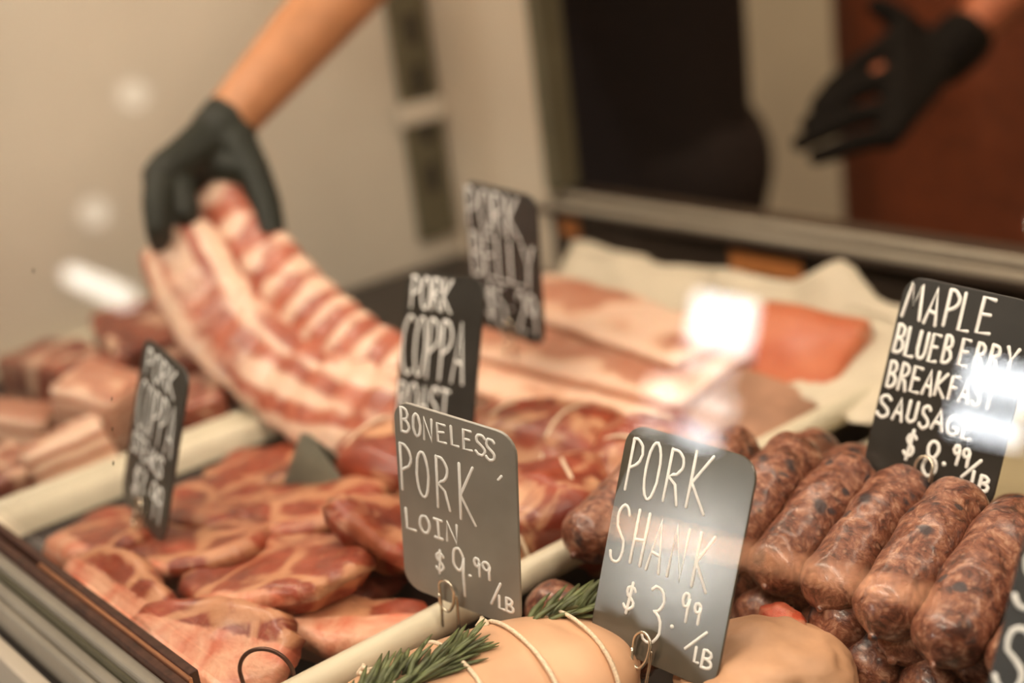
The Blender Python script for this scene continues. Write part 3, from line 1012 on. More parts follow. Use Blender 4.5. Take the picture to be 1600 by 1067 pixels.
ROASTS = [
    (-0.640, 0.505, 0.088, 25, 0.062, 0.052, 0.036, 'pale fat-topped coppa roast right of the coppa roast sign', 3),
    (-0.572, 0.450, 0.088, 65, 0.050, 0.040, 0.035, 'tied red coppa roast beside the cream rim and the loin sign', 5),
    (-0.566, 0.530, 0.090, 110, 0.050, 0.036, 0.034, 'coppa roast with a dark red edge behind the pork shank sign', 8),
    (-0.700, 0.445, 0.088, 10, 0.052, 0.040, 0.034, 'orange-red coppa roast behind the tent card', 11),
]
for (x, y, z, yaw, rx, ry, rz, lab, sd) in ROASTS:
    rt = empty('coppa_roast', (x, y, z), (0, 0, R(yaw)))
    tag(rt, lab, 'roast', 'coppa roasts in the tray')
    lump('meat', rx, ry, rz, 0.14, 1.6, sd, M['roast'], rt, 4, 1, 0.1, 2.6)
    tied(rt, rx * 1.04, ry * 1.04, rz * 1.04, 2, 'x')

# ------------------------------------------------------------------ pork belly and paper


def slab(name, L, W, H, mat, loc, rot, seed, label, grp='pork belly slabs', sag=0.0):
    bm = box_bm((-L / 2, -W / 2, -H / 2), (L / 2, W / 2, H / 2), 0.0, 1)
    bmesh.ops.subdivide_edges(bm, edges=bm.edges[:], cuts=11, use_grid_fill=True)
    off = Vector((seed * 1.9, seed * 0.7, seed))
    for v in bm.verts:
        q = Vector((v.co.x / L * 2, v.co.y / W * 2, v.co.z / H * 2))
        for ax, dim in ((0, L), (1, W), (2, H)):
            pass
        # round the edges
        e = sorted([abs(q.x) * L, abs(q.y) * W, abs(q.z) * H])
        rr = 0.006
        c = Vector([max(-d / 2 + rr, min(d / 2 - rr, x)) for d, x in zip((L, W, H), v.co)])
        dv = v.co - c
        if dv.length > 1e-7:
            v.co = c + dv.normalized() * min(dv.length, rr)
        nn = noise.noise(v.co * 22 + off)
        v.co += Vector((noise.noise(v.co * 16 + off * 2) * 0.005, nn * 0.005, noise.noise(v.co * 26 + off * 3) * 0.003 - sag * q.x * q.x))
    o = from_bm(name, bm, mat)
    o.location = loc
    o.rotation_euler = rot
    tag(o, label, 'pork belly', grp)
    return o


slab('pork_belly_slab', 0.25, 0.085, 0.030, M['belly'], (-0.715, 0.592, 0.083), (R(4), 0, R(-4)), 1, 'nearest layered pork belly slab behind the coppa roasts')
slab('pork_belly_slab', 0.25, 0.085, 0.026, M['belly'], (-0.725, 0.630, 0.102), (R(6), R(-1), R(2)), 2, 'middle layered pork belly slab under the bright reflection')
slab('pork_belly_slab', 0.22, 0.070, 0.024, M['belly'], (-0.735, 0.662, 0.117), (R(3), R(2), R(-3)), 3, 'rearmost layered pork belly slab below the grey paper')
slab('pork_belly_slab', 0.085, 0.100, 0.034, M['belly_red'], (-0.594, 0.698, 0.096), (R(24), R(6), R(14)), 4, 'square reddish pork belly piece in paper by the tray corner')
slab('pork_belly_slab', 0.070, 0.090, 0.038, M['belly_skin'], (-0.572, 0.632, 0.080), (R(6), R(16), R(20)), 5, 'brownish pork belly piece with skin up beside the cream rim')


def sheet(name, x0, x1, zfun, yfun, label, nx=26, nz=14, seed=1):
    """a crumpled sheet of paper: nx by nz grid with noise, given a thickness"""
    bm = bmesh.new()
    V = []
    off = Vector((seed * 3.3, seed, 0))
    for i in range(nx + 1):
        row = []
        for k in range(nz + 1):
            u, w = i / nx, k / nz
            x = x0 + (x1 - x0) * u
            z = zfun(u, w)
            y = yfun(u, w) + 0.010 * noise.noise(Vector((u * 5, w * 3, 0)) + off) + 0.004 * noise.noise(Vector((u * 14, w * 9, 2)) + off)
            row.append(bm.verts.new((x, y, z)))
        V.append(row)
    for i in range(nx):
        for k in range(nz):
            bm.faces.new((V[i][k], V[i + 1][k], V[i + 1][k + 1], V[i][k + 1]))
    o = from_bm(name, bm, M['paper'])
    s = o.modifiers.new('thickness', 'SOLIDIFY')
    s.thickness = 0.0006
    tag(o, label, 'paper', 'butcher paper sheets')
    return o


def lerp(a, b, t):
    return a + (b - a) * t


sheet('butcher_paper', -0.93, -0.735, lambda u, w: 0.070 + w * (0.049 - 0.006 * u) + 0.003 * math.sin(u * 9),
      lambda u, w: 0.755 + 0.050 * w, 'pale crumpled butcher paper behind the belly slabs', seed=1)
sheet('butcher_paper', -0.75, -0.525, lambda u, w: 0.070 + w * (0.052 + 0.025 * max(0, 1 - abs(u - 0.53) * 5.5) - 0.006 * u),
      lambda u, w: 0.755 + 0.045 * w, 'butcher paper with an upstanding peaked corner behind the belly', seed=2)
sheet('butcher_paper', -0.600, -0.500, lambda u, w: 0.100 + w * 0.020 - 0.01 * u,
      lambda u, w: 0.665 + 0.110 * w, 'butcher paper lying over the tray corner', nx=14, nz=14, seed=4)

# ------------------------------------------------------------------ chunks of pork in the far tray
CH = [  # x, y, z, size, rot, mat, label
    (-0.955, 0.355, 0.108, (0.058, 0.050, 0.050), (8, 14, 30), 'belly', 'striped upright pork chunk near the blurred steak sign'),
    (-0.915, 0.310, 0.094, (0.050, 0.060, 0.040), (12, -8, -20), 'belly', 'pale fat pork chunk against the cream rim'),
    (-1.010, 0.300, 0.092, (0.060, 0.050, 0.042), (-6, 12, 50), 'belly', 'pale pork chunk cut off at the picture edge'),
    (-1.045, 0.375, 0.100, (0.080, 0.050, 0.044), (4, 6, 10), 'chunk', 'dark red pork chunk behind the striped chunk'),
    (-1.075, 0.440, 0.105, (0.090, 0.055, 0.046), (0, 10, -12), 'chunk', 'brown-red pork chunk under the end panel'),
    (-0.985, 0.455, 0.098, (0.070, 0.055, 0.044), (6, -4, 24), 'chunk', 'red pork chunk behind the blurred steak sign'),
    (-0.915, 0.405, 0.094, (0.055, 0.055, 0.040), (10, 4, -30), 'chunk', 'small pink pork chunk under the ribs'),
    (-0.920, 0.480, 0.094, (0.060, 0.050, 0.040), (0, 4, 12), 'chunk', 'pinkish pork chunk beside the black liner'),
    (-0.935, 0.268, 0.086, (0.060, 0.040, 0.036), (2, 4, 5), 'chunk', 'flat pale pork chunk at the front of its tray'),
    (-1.030, 0.265, 0.086, (0.060, 0.040, 0.036), (2, -4, -8), 'chunk', 'pork chunk in the front corner of its tray'),
    (-1.130, 0.380, 0.088, (0.070, 0.060, 0.046), (2, -4, 16), 'chunk', 'pork chunk touching the end panel'),
]
for i, (x, y, z, s, r, mt, lab) in enumerate(CH):
    o = slab('pork_chunk', s[0], s[1], s[2], M[mt], (x, y, z), [R(a) for a in r], 20 + i, lab, 'pork chunks in the far tray')
    o['category'] = 'pork chunk'

# ------------------------------------------------------------------ rib racks held by the gloved hand


def rib_rack(path, wdir, width, thick, label, seed, nribs=11):
    pts = catmull(path, 10)
    n = len(pts)
    bm = bmesh.new()
    seg = 26
    fr = frames(pts)
    off = Vector((seed, seed * 2, 0))
    rings, caps = [], []
    for i, (p, t, _, _) in enumerate(fr):
        f = i / (n - 1)
        a = (wdir - t * wdir.dot(t)).normalized()
        b = t.cross(a)
        taper = min(1.0, 0.80 + 3.2 * f, 0.55 + 3.2 * (1 - f))
        W = width * taper * (1 + 0.10 * noise.noise(Vector((f * 4, 0, 0)) + off))
        rib = math.sin(f * nribs * 2 * math.pi)
        ring = []
        for k in range(seg):
            an = 2 * math.pi * k / seg
            ca, sa = math.cos(an), math.sin(an)
            sx = math.copysign(abs(ca) ** 0.75, ca)
            sy = math.copysign(abs(sa) ** 0.75, sa)
            bump = 1 + 0.14 * rib * (1 - 0.5 * abs(sx)) + 0.12 * noise.noise(Vector((f * 9, ca * 1.5, sa * 1.5)) + off)
            ring.append(bm.verts.new(p + a * (sx * W / 2 * (1 + 0.03 * rib)) + b * (sy * thick / 2 * bump * taper)))
            caps.append((0.48 + 1.3 * noise.noise(Vector((f * 3.5, sx * 2.8, 3)) + off)) if seed == 3 else (0.30 + 0.55 * rib + 0.6 * noise.noise(Vector((f * 4.0, sx * 1.5, 3)) + off)))
        rings.append(ring)
    for i in range(n - 1):
        for k in range(seg):
            bm.faces.new((rings[i][k], rings[i][(k + 1) % seg], rings[i + 1][(k + 1) % seg], rings[i + 1][k]))
    bm.faces.new(rings[0][::-1])
    bm.faces.new(rings[-1])
    o = from_bm('rib_rack', bm, M['rib'])
    at = o.data.attributes.new('cap', 'FLOAT', 'POINT')
    for i, c in enumerate(caps):
        at.data[i].value = min(1.0, max(0, c))
    tag(o, label, 'rib rack', 'pork rib racks held in the glove')
    return o


rib_rack([(-0.9719, 0.442, 0.2118), (-0.9128, 0.4388, 0.1622), (-0.8527, 0.4454, 0.1278), (-0.7893, 0.4511, 0.1153), (-0.7274, 0.4609, 0.1135), (-0.6946, 0.4679, 0.1121)],
         Vector((0.364, 0.765, 0.53)), 0.070, 0.028, 'nearer pale fatty rack of pork ribs hanging from the black glove', 3)
rib_rack([(-0.9860, 0.4884, 0.2330), (-0.9185, 0.4884, 0.1872), (-0.859, 0.4878, 0.1566), (-0.8047, 0.4873, 0.1383), (-0.7393, 0.488, 0.1277), (-0.7084, 0.4909, 0.1234)],
         Vector((0.364, 0.765, 0.53)), 0.052, 0.034, 'farther redder rack of pork ribs under the thumb of the glove', 9)

# ------------------------------------------------------------------ tied loin roast with rosemary, pork shank
lr = empty('loin_roast', (-0.457, 0.302, 0.052), (0, 0, R(-12)))
tag(lr, 'pale tied boneless pork loin roast with rosemary and twine', 'roast')
mt_ = lump('meat', 0.046, 0.086, 0.0320, 0.05, 1.3, 4, M['loin'], lr, 5, 1, 0.05, 2.5)
mt_.location = (0, 0, 0.0320)
for i in range(5):
    f = -0.78 + i * 0.36
    k = (1 - abs(f) ** 2.5) ** (1 / 2.5)
    pts = []
    for j in range(41):
        a = 2 * math.pi * j / 40
        ca, sa = math.cos(a), math.sin(a)
        q = (abs(ca) ** 2.5 + abs(sa) ** 2.5) ** (-1 / 2.5)
        pts.append((ca * 0.0471 * k * q, f * 0.086 + 0.006 * math.sin(a), 0.0320 + sa * 0.0331 * k * q))
    bm = bmesh.new()
    tube(bm, pts, 0.0011, 6, False)
    from_bm('twine', bm, M['twine'], lr)
    if i not in (1, 3):
        continue
    bm = bmesh.new()
    kx, kz = -0.030 * k, 0.0320 + 0.0272 * k
    tube(bm, catmull([(kx - 0.002, f * 0.086 - 0.002, kz), (kx - 0.001, f * 0.086 + 0.001, kz + 0.003), (kx + 0.002, f * 0.086 + 0.002, kz + 0.0015),
                      (kx, f * 0.086 - 0.001, kz + 0.001), (kx - 0.006, f * 0.086 + 0.003, kz + 0.001)], 4), 0.0011, 6)
    from_bm('twine_knot', bm, M['twine'], lr)


def sprig(loc, rot, length, n, seed, label):
    r = random.Random(seed)
    s = empty('rosemary_sprig', loc, rot)
    tag(s, label, 'rosemary', 'rosemary sprigs on the loin roast')
    bm = bmesh.new()
    st = [(0.0015 * math.sin(i), i / 6 * length - length / 2, 0.002 + 0.004 * math.sin(i / 6 * math.pi)) for i in range(7)]
    tube(bm, st, 0.0010, 6)
    from_bm('stem', bm, M['stem'], s)
    bm = bmesh.new()
    for i in range(n):
        f = i / n
        y = f * length - length / 2
        az = r.uniform(0, 2 * math.pi)
        L = r.uniform(0.016, 0.028) * (1 - 0.25 * f)
        d = Vector((math.cos(az) * 0.75, 0.75, abs(math.sin(az)) * 0.42 + 0.02)).normalized()
        base = Vector((0, y, 0.003))
        mid = base + d * L * 0.55
        tip = base + d * L + Vector((0, L * 0.18, -0.001))
        tube(bm, [base, base.lerp(mid, 0.5), mid, mid.lerp(tip, 0.6), tip], [0.0007, 0.0015, 0.0017, 0.0013, 0.0003], 5, True, (0.5, 1))
    o = from_bm('needles', bm, M['needle'], s)
    o['kind'] = 'stuff'
    return s


sprig((-0.462, 0.292, 0.1120), (0, R(-8), R(6)), 0.040, 46, 1, 'rosemary sprig under the twine below the loin sign')
sprig((-0.466, 0.262, 0.1110), (0, R(-6), R(16)), 0.044, 46, 2, 'rosemary sprig at the near end of the loin roast')
sprig((-0.464, 0.366, 0.1030), (0, R(4), R(-14)), 0.040, 34, 3, 'rosemary sprig peeking out behind the loin sign')

sh = empty('pork_shank', (-0.376, 0.412, 0.052), (0, 0, R(-24)))
tag(sh, 'pale skin-on pork shank behind the pork shank sign', 'pork shank')
m_ = lump('skin', 0.044, 0.042, 0.027, 0.16, 1.9, 6, M['shank'], sh, 5, 1, 0.05, 2.3)
m_.location = (0, 0, 0.027)
m_ = lump('cut_face', 0.016, 0.010, 0.008, 0.15, 2, 9, M['redmeat'], sh, 4)
m_.location = (-0.024, 0.022, 0.043)
m_['label'] = 'red cut muscle'

# ------------------------------------------------------------------ sausages


def sausage_mesh(L, r, curve, seed):
    bm = bmesh.new()
    n = 40
    seg = 28
    off = Vector((seed * 2.1, seed, 0))
    pts, rad = [], []
    for i in range(n + 1):
        f = i / n
        y = (f - 0.5) * L
        e = min(f, 1 - f) * L
        # rounded ends
        rr = r if e > r else r * math.sqrt(max(0.0, 1 - ((r - e) / r) ** 2))
        rr *= 1 + 0.10 * noise.noise(Vector((f * 5, 0, 0)) + off)
        pts.append(Vector((curve * 0.35 * (1 - (2 * f - 1) ** 2), y, curve * (1 - (2 * f - 1) ** 2))))
        rad.append(max(rr, 0.0022))
    # a pinched tail at each end
    d0 = (pts[0] - pts[1]).normalized()
    d1 = (pts[-1] - pts[-2]).normalized()
    pts = [pts[0] + d0 * 0.0030 + Vector((0.0022, 0, 0.0022)), pts[0] + d0 * 0.0014 + Vector((0.0008, 0, 0.0006))] + pts + [pts[-1] + d1 * 0.0014, pts[-1] + d1 * 0.0030 + Vector((0.002, 0, 0.002))]
    rad = [0.0008, 0.0016] + rad + [0.0016, 0.0008]
    tube(bm, pts, rad, seg)
    for v in bm.verts:
        d = noise.noise(v.co * 190 + off) * 0.0006 + noise.noise(v.co * 60 + off) * 0.0019
        c = Vector((0, v.co.y, 0))
        v.co += (v.co - c).normalized() * d
    me = bpy.data.meshes.new('sausage')
    bmesh.ops.recalc_face_normals(bm, faces=bm.faces)
    bm.to_mesh(me)
    bm.free()
    for p in me.polygons:
        p.use_smooth = True
    me.materials.append(M['sausage'])
    return me


SM = [sausage_mesh(0.104, 0.0160, 0.011 - 0.002 * i, i + 1) for i in range(5)]


def sausage(near, far, i, label, fat=1.0):
    """near/far: where the two rounded ends sit"""
    a, b = Vector(near), Vector(far)
    d = b - a
    o = link('sausage', SM[i % 5])
    o.location = (a + b) / 2
    q = d.to_track_quat('Y', 'Z')
    o.rotation_mode = 'QUATERNION'
    o.rotation_quaternion = q
    s = d.length / 0.104
    o.scale = (fat, s, fat)
    tag(o, label, 'sausage', 'maple blueberry breakfast sausages')
    return o


TOP = [  # near end, far end, label
    ((-0.342, 0.448, 0.104), (-0.357, 0.545, 0.128), 'front sausage with a wire clip loop above its far end'),
    ((-0.309, 0.446, 0.104), (-0.326, 0.545, 0.128), 'front sausage with a knotted tail and blue-black spots'),
    ((-0.276, 0.452, 0.100), (-0.293, 0.550, 0.126), 'front sausage half hidden by the sign cut off at the corner'),
    ((-0.375, 0.452, 0.104), (-0.391, 0.548, 0.127), 'second front sausage left of the clip, crossed by the amber streak'),
    ((-0.408, 0.452, 0.104), (-0.424, 0.548, 0.127), 'front sausage with its near end just right of the shank sign'),
    ((-0.440, 0.450, 0.104), (-0.458, 0.545, 0.127), 'sausage half hidden behind the right side of the shank sign'),
    ((-0.472, 0.440, 0.106), (-0.492, 0.535, 0.127), 'sausage behind the upper part of the shank sign'),
    ((-0.243, 0.450, 0.100), (-0.260, 0.548, 0.124), 'front sausage behind the corner sign'),
    ((-0.502, 0.412, 0.108), (-0.510, 0.508, 0.128), 'sausage leaning on the cream rim left of the shank sign'),
]
for i, (a, b, lab) in enumerate(TOP):
    sausage(a, b, i, lab, 1.02)
sausage((-0.506, 0.386, 0.088), (-0.430, 0.396, 0.080), 3, 'darker sausage lying crosswise between loin roast and shank sign')
ORD = ('first', 'second', 'third', 'fourth', 'fifth', 'sixth', 'seventh', 'eighth')
k = 0
for row, (y, z, dx, lab) in enumerate(((0.512, 0.100, 0.012, '%s sausage from the cream rim in the row behind the front row'),
                                       (0.446, 0.073, 0.0, '%s shaded sausage from the cream rim in the bottom layer'),
                                       (0.448, 0.089, 0.016, '%s sausage from the cream rim in the layer just below the front row'))):
    for j in range(8):
        x = -0.484 + j * 0.0325 + dx
        lb_ = lab % ORD[j]
        if row == 0:
            sausage((x - 0.004, y, z + 0.004), (x - 0.016, y + 0.088, z - 0.004), k, lb_)
        elif row == 1:
            sausage((x, y + 0.004 * (j % 2), z), (x - 0.006, y + 0.100, z), k, lb_)
        else:
            sausage((x, y + 0.008 * (j % 3), z), (x - 0.010, y + 0.100, z + 0.003), k, lb_)
        k += 1

# ------------------------------------------------------------------ the workers behind the case


def chain(bm, pts, rads, seg=14):
    for i in range(len(pts) - 1):
        capsule(bm, pts[i], pts[i + 1], rads[i], rads[i + 1], seg)


def hand_bm(bm, wrist, knuckles, fingers, thumb, grow=0.0, fr=0.0095):
    """palm bones from the wrist to four knuckles, four bent fingers, one thumb leaving the side of the palm"""
    w = Vector(wrist)
    ks = [Vector(k) for k in knuckles]
    for kk in ks:
        capsule(bm, w.lerp(kk, 0.06), kk, 0.019 + grow, 0.0125 + grow)
    for i in range(3):
        for f in (0.35, 0.6, 0.85):
            capsule(bm, w.lerp(ks[i], f), w.lerp(ks[i + 1], f), 0.0150 + grow, 0.0150 + grow)
    for kk, fg in zip(ks, fingers):
        P = [kk] + [Vector(p) for p in fg]
        rr = [fr * 1.15 + grow, fr * 1.05 + grow, fr * 0.95 + grow, fr * 0.8 + grow]
        chain(bm, P, rr)
    P = [Vector(p) for p in thumb]
    capsule(bm, P[0], ks[3], 0.0165 + grow, 0.0130 + grow)
    capsule(bm, P[0].lerp(P[1], 0.7), ks[3].lerp(w, 0.1), 0.0130 + grow, 0.0125 + grow)
    capsule(bm, P[1], ks[2], 0.0125 + grow, 0.0125 + grow)
    chain(bm, P, [0.016 + grow, 0.0125 + grow, 0.0115 + grow, 0.0095 + grow][:len(P)])


def face(root, head, fwd, skin, hr=0.10):
    """eyes, brows, nose, mouth and ears on a head centred at head, looking along fwd"""
    f = Vector(fwd).normalized()
    upv = Vector((0, 0, 1))
    upv = (upv - f * upv.dot(f)).normalized()
    sd = f.cross(upv)
    h = Vector(head)
    for s in (-1, 1):
        bm = bmesh.new()
        p = h + f * 0.086 + sd * (0.032 * s) + upv * 0.004
        capsule(bm, p - sd * 0.004, p + sd * 0.004, 0.0105, 0.0105, 10)
        e = from_bm('eye', bm, M['eye'], root)
        bm = bmesh.new()
        p2 = p + f * 0.009
        capsule(bm, p2 - sd * 0.0005, p2 + sd * 0.0005, 0.0048, 0.0048, 10)
        from_bm('iris', bm, M['hair'], root)
        bm = bmesh.new()
        p3 = h + f * 0.095 + sd * (0.032 * s) + upv * 0.026
        capsule(bm, p3 - sd * 0.014, p3 + sd * 0.014, 0.0045, 0.0035, 8)
        from_bm('eyebrow', bm, M['hair'], root)
    bm = bmesh.new()
    p = h + f * 0.088 - upv * 0.052
    capsule(bm, p - sd * 0.018, p + sd * 0.018, 0.0085, 0.0085, 10)
    from_bm('mouth', bm, M['lip'], root)


def person(name, label, base, J, skin, top_mat, bottom_mat, voxel=0.010):
    root = empty(name, base)
    tag(root, label, 'person')
    iv = Matrix.Translation(-Vector(base))
    made = []
    V = {k: Vector(v) for k, v in J.items() if k != 'fwd' and not k.startswith(('hand', 'sleeve'))}
    fwd = Vector(J['fwd']).normalized()
    side = Vector((-fwd.y, fwd.x, 0)).normalized()
    bm = bmesh.new()
    # torso
    chain(bm, [V['pelvis'], V['belly'], V['chest'], V['neck']], [0.125, 0.118, 0.130, 0.060])
    capsule(bm, V['hipL'], V['hipR'], 0.105, 0.105)
    capsule(bm, V['shL'], V['shR'], 0.070, 0.070)
    capsule(bm, V['neck'], V['head'] - Vector((0, 0, 0.06)), 0.056, 0.054)
    # head: skull, jaw, nose, ears
    h = V['head']
    capsule(bm, h + Vector((0, 0, 0.02)) - fwd * 0.015, h + Vector((0, 0, 0.03)) + fwd * 0.010, 0.092, 0.086)
    capsule(bm, h + fwd * 0.030 - Vector((0, 0, 0.03)), h + fwd * 0.045 - Vector((0, 0, 0.075)), 0.062, 0.036)
    capsule(bm, h + fwd * 0.090 + Vector((0, 0, 0.002)), h + fwd * 0.108 - Vector((0, 0, 0.026)), 0.010, 0.014)
    for s in (-1, 1):
        capsule(bm, h + side * (0.088 * s) + Vector((0, 0, 0.018)), h + side * (0.088 * s) - Vector((0, 0, 0.022)), 0.016, 0.011)
    for s in 'LR':
        chain(bm, [V['sh' + s], V['el' + s], V['wr' + s]], [0.054, 0.040, 0.0215])
        mid = V['el' + s].lerp(V['wr' + s], 0.3)
        capsule(bm, V['el' + s], mid, 0.040, 0.037)
        chain(bm, [V['hip' + s], V['kn' + s], V['an' + s]], [0.095, 0.062, 0.042])
        capsule(bm, V['an' + s] - Vector((0, 0, 0.03)), V['an' + s] + fwd * 0.15 - Vector((0, 0, 0.045)), 0.042, 0.032)
        hh = J['hand' + s]
        hand_bm(bm, V['wr' + s], *hh, -0.0030)
    made.append(remeshed('body', bm, 0.0075, skin, None, 4))
    # clothing shells
    bm = bmesh.new()
    chain(bm, [V['pelvis'], V['belly'], V['chest'], V['neck'] - Vector((0, 0, 0.03))], [0.137, 0.130, 0.142, 0.070])
    capsule(bm, V['shL'], V['shR'], 0.080, 0.080)
    for s in 'LR':
        e = J.get('sleeve' + s, 0.75)
        chain(bm, [V['sh' + s], V['sh' + s].lerp(V['el' + s], min(e, 1))], [0.068, 0.060])
        if e > 1:
            chain(bm, [V['el' + s], V['el' + s].lerp(V['wr' + s], e - 1)], [0.058, 0.042])
    made.append(remeshed('shirt', bm, voxel, top_mat, None, 6))
    bm = bmesh.new()
    capsule(bm, V['hipL'], V['hipR'], 0.122, 0.122)
    for s in 'LR':
        chain(bm, [V['hip' + s], V['kn' + s], V['an' + s]], [0.112, 0.080, 0.062])
    made.append(remeshed('trousers', bm, voxel, M['shirt'], None, 6))
    for s in 'LR':
        bm = bmesh.new()
        capsule(bm, V['an' + s] - Vector((0, 0, 0.035)), V['an' + s] + fwd * 0.155 - Vector((0, 0, 0.047)), 0.050, 0.040)
        made.append(from_bm('shoe', bm, M['black']))
    # hair cap
    bm = bmesh.new()
    capsule(bm, h + Vector((0, 0, 0.040)) - fwd * 0.030, h + Vector((0, 0, 0.062)) + fwd * 0.012, 0.092, 0.078)
    made.append(from_bm('hair', bm, M['hair']))
    for o in made:
        o.parent = root
        o.matrix_parent_inverse = iv
    n0 = set(C.objects)
    face(root, h, fwd, skin)
    for o in set(C.objects) - n0:
        o.matrix_parent_inverse = iv
    return root, V, fwd, side, iv


def glove(root, iv, wrist, cuff, hnd, mat, voxel=0.0026, cr=(0.031, 0.036)):
    bm = bmesh.new()
    hand_bm(bm, wrist, *hnd, 0.0012)
    capsule(bm, wrist, cuff, cr[0], cr[1], 18)
    o = remeshed('glove', bm, voxel, mat, None, 3)
    o.parent = root
    o.matrix_parent_inverse = iv
    o['label'] = 'black rubber glove'
    return o


def apron(root, iv, V, fwd, side, mat, z0, z1, bulge=0.155):
    """a curved bib wrapped round the front of the torso"""
    bm = bmesh.new()
    nx, nz = 18, 10
    c = V['belly']
    rows = []
    for k in range(nz + 1):
        z = z0 + (z1 - z0) * k / nz
        cc = V['pelvis'].lerp(V['chest'], max(0, min(1, (z - V['pelvis'].z) / (V['chest'].z - V['pelvis'].z))))
        row = []
        for i in range(nx + 1):
            a = R(-100 + 200 * i / nx)
            rr = bulge * (1 + 0.03 * math.sin(i * 1.7 + k * 0.5))
            p = cc + fwd * (math.cos(a) * rr) + side * (math.sin(a) * rr * 1.28)
            row.append(bm.verts.new((p.x, p.y, z)))
        rows.append(row)
    for k in range(nz):
        for i in range(nx):
            bm.faces.new((rows[k][i], rows[k][i + 1], rows[k + 1][i + 1], rows[k + 1][i]))
    o = from_bm('apron', bm, mat)
    s = o.modifiers.new('thickness', 'SOLIDIFY')
    s.thickness = 0.003
    o.parent = root
    o.matrix_parent_inverse = iv
    return o


# worker reaching into the case with the ribs
hndL = ([(-0.9770, 0.4450, 0.2590), (-0.9900, 0.4620, 0.2610), (-1.0005, 0.4800, 0.2605), (-1.0005, 0.4945, 0.2590)],
        [[(-0.9610, 0.4310, 0.2430), (-0.9540, 0.4250, 0.2270), (-0.9650, 0.4290, 0.2130)],
         [(-0.9680, 0.4560, 0.2470), (-0.9570, 0.4510, 0.2310), (-0.9680, 0.4540, 0.2170)],
         [(-1.0120, 0.4740, 0.2360), (-1.0110, 0.4690, 0.2150), (-1.0030, 0.4630, 0.2050)],
         [(-1.0140, 0.4930, 0.2380), (-1.0130, 0.4880, 0.2180), (-1.0050, 0.4830, 0.2080)]],
        [(-0.9765, 0.5120, 0.2710), (-0.9550, 0.5110, 0.2500), (-0.9360, 0.5060, 0.2270), (-0.9200, 0.4990, 0.2060)])
JA = dict(fwd=(0.15, -0.98, -0.1), pelvis=(-1.305, 1.245, 0.10), belly=(-1.300, 1.215, 0.27), chest=(-1.200, 1.150, 0.50), neck=(-1.165, 1.090, 0.66),
          head=(-1.130, 1.030, 0.80), shL=(-1.00, 1.08, 0.60), shR=(-1.37, 1.16, 0.60), elL=(-0.9790, 0.7475, 0.4450), wrL=(-0.9900, 0.5045, 0.2770),
          elR=(-1.56, 1.24, 0.34), wrR=(-1.50, 1.20, 0.12), hipL=(-1.235, 1.26, 0.06), hipR=(-1.385, 1.26, 0.06), knL=(-1.23, 1.27, -0.38), knR=(-1.40, 1.28, -0.38),
          anL=(-1.23, 1.30, -0.77), anR=(-1.40, 1.33, -0.77), sleeveL=0.30, sleeveR=1.95,
          handL=hndL,
          handR=([(-1.525, 1.135, 0.070), (-1.508, 1.128, 0.065), (-1.488, 1.128, 0.065), (-1.47, 1.134, 0.069)],
                 [[(-1.53, 1.11, 0.045), (-1.53, 1.1, 0.022), (-1.526, 1.105, 0.004)], [(-1.51, 1.103, 0.038), (-1.51, 1.093, 0.012), (-1.506, 1.098, -0.008)],
                  [(-1.488, 1.103, 0.038), (-1.486, 1.093, 0.014), (-1.484, 1.098, -0.006)], [(-1.466, 1.11, 0.043), (-1.462, 1.102, 0.024), (-1.46, 1.107, 0.008)]],
                 [(-1.485, 1.175, 0.100), (-1.458, 1.15, 0.082), (-1.448, 1.13, 0.062), (-1.444, 1.115, 0.044)]))
root, V, fw, sd, iv = person('person', 'worker in dark clothes reaching into the case with black glove holding ribs', (-1.31, 1.30, ZF), JA, M['skin'], M['shirt'], M['shirt'])
glove(root, iv, JA['wrL'], Vector(JA['wrL']).lerp(Vector(JA['elL']), 0.05), hndL, M['glove'], 0.0024, (0.0225, 0.0230))
apron(root, iv, V, fw, sd, M['shirt'], -0.30, 0.42, 0.132)

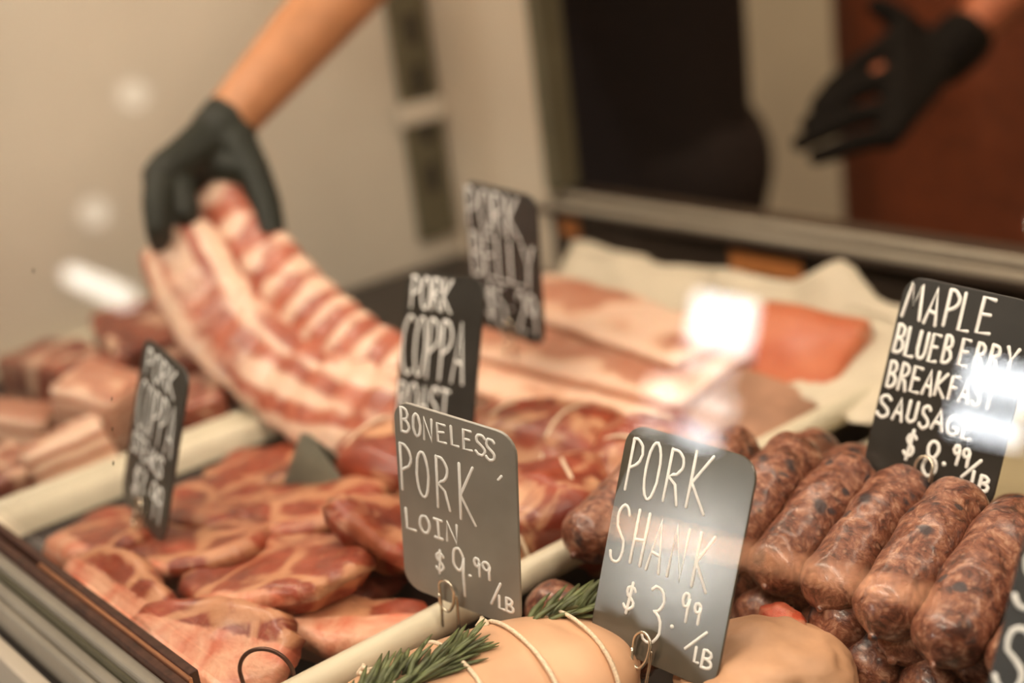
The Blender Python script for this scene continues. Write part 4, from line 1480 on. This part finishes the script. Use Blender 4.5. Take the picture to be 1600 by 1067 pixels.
# second worker in a rust apron with a hanging gloved hand
hB = ([(-0.8743, 1.2145, 0.228), (-0.8543, 1.1904, 0.2004), (-0.8378, 1.1626, 0.1743), (-0.8245, 1.1365, 0.1523)],
      [[(-0.881, 1.1725, 0.2145), (-0.8883, 1.1372, 0.1988), (-0.889, 1.1104, 0.1834)], [(-0.871, 1.1472, 0.1924), (-0.8792, 1.1129, 0.1808), (-0.8852, 1.0904, 0.1697)], [(-0.8589, 1.1244, 0.17), (-0.8693, 1.0897, 0.1625), (-0.8775, 1.0668, 0.156)], [(-0.8392, 1.1051, 0.1517), (-0.8486, 1.0819, 0.1472), (-0.8556, 1.0631, 0.1451)]],
      [(-0.880, 1.270, 0.222), (-0.885, 1.248, 0.245), (-0.894, 1.238, 0.256), (-0.902, 1.231, 0.263)])
JB = dict(fwd=(0.10, -1.0, 0.0), pelvis=(-0.985, 1.60, 0.04), belly=(-0.985, 1.59, 0.24), chest=(-0.985, 1.58, 0.48), neck=(-0.985, 1.56, 0.66),
          head=(-0.985, 1.53, 0.82), shL=(-0.82, 1.55, 0.58), shR=(-1.15, 1.57, 0.58), elL=(-0.775, 1.42, 0.33), wrL=(-0.8486, 1.269, 0.2046),
          elR=(-1.13, 1.76, 0.32), wrR=(-1.00, 1.78, 0.12), hipL=(-0.905, 1.61, -0.02), hipR=(-1.065, 1.61, -0.02), knL=(-0.905, 1.60, -0.41), knR=(-1.065, 1.60, -0.41),
          anL=(-0.90, 1.64, -0.77), anR=(-1.07, 1.64, -0.77), sleeveL=0.6, sleeveR=1.9, handL=hB,
          handR=([(-1.025, 1.835, 0.068), (-1.008, 1.842, 0.062), (-0.988, 1.842, 0.062), (-0.97, 1.835, 0.066)],
                 [[(-1.03, 1.86, 0.042), (-1.03, 1.87, 0.02), (-1.026, 1.865, 0.002)], [(-1.01, 1.867, 0.035), (-1.01, 1.877, 0.01), (-1.006, 1.872, -0.01)],
                  [(-0.988, 1.867, 0.035), (-0.986, 1.877, 0.012), (-0.984, 1.872, -0.008)], [(-0.966, 1.86, 0.04), (-0.962, 1.868, 0.022), (-0.96, 1.863, 0.006)]],
                 [(-0.985, 1.805, 0.098), (-0.958, 1.825, 0.082), (-0.948, 1.842, 0.064), (-0.944, 1.855, 0.046)]))
root, V, fw, sd, iv = person('person', 'worker in a rust-brown apron with one black gloved hand hanging', (-0.985, 1.62, ZF), JB, M['skin_red'], M['shirt'], M['shirt'])
glove(root, iv, JB['wrL'], Vector(JB['wrL']).lerp(Vector(JB['elL']), 0.12), hB, M['glove_dark'], 0.0026, (0.030, 0.032))
apron(root, iv, V, fw, sd, M['apron'], -0.45, 0.46, 0.165)
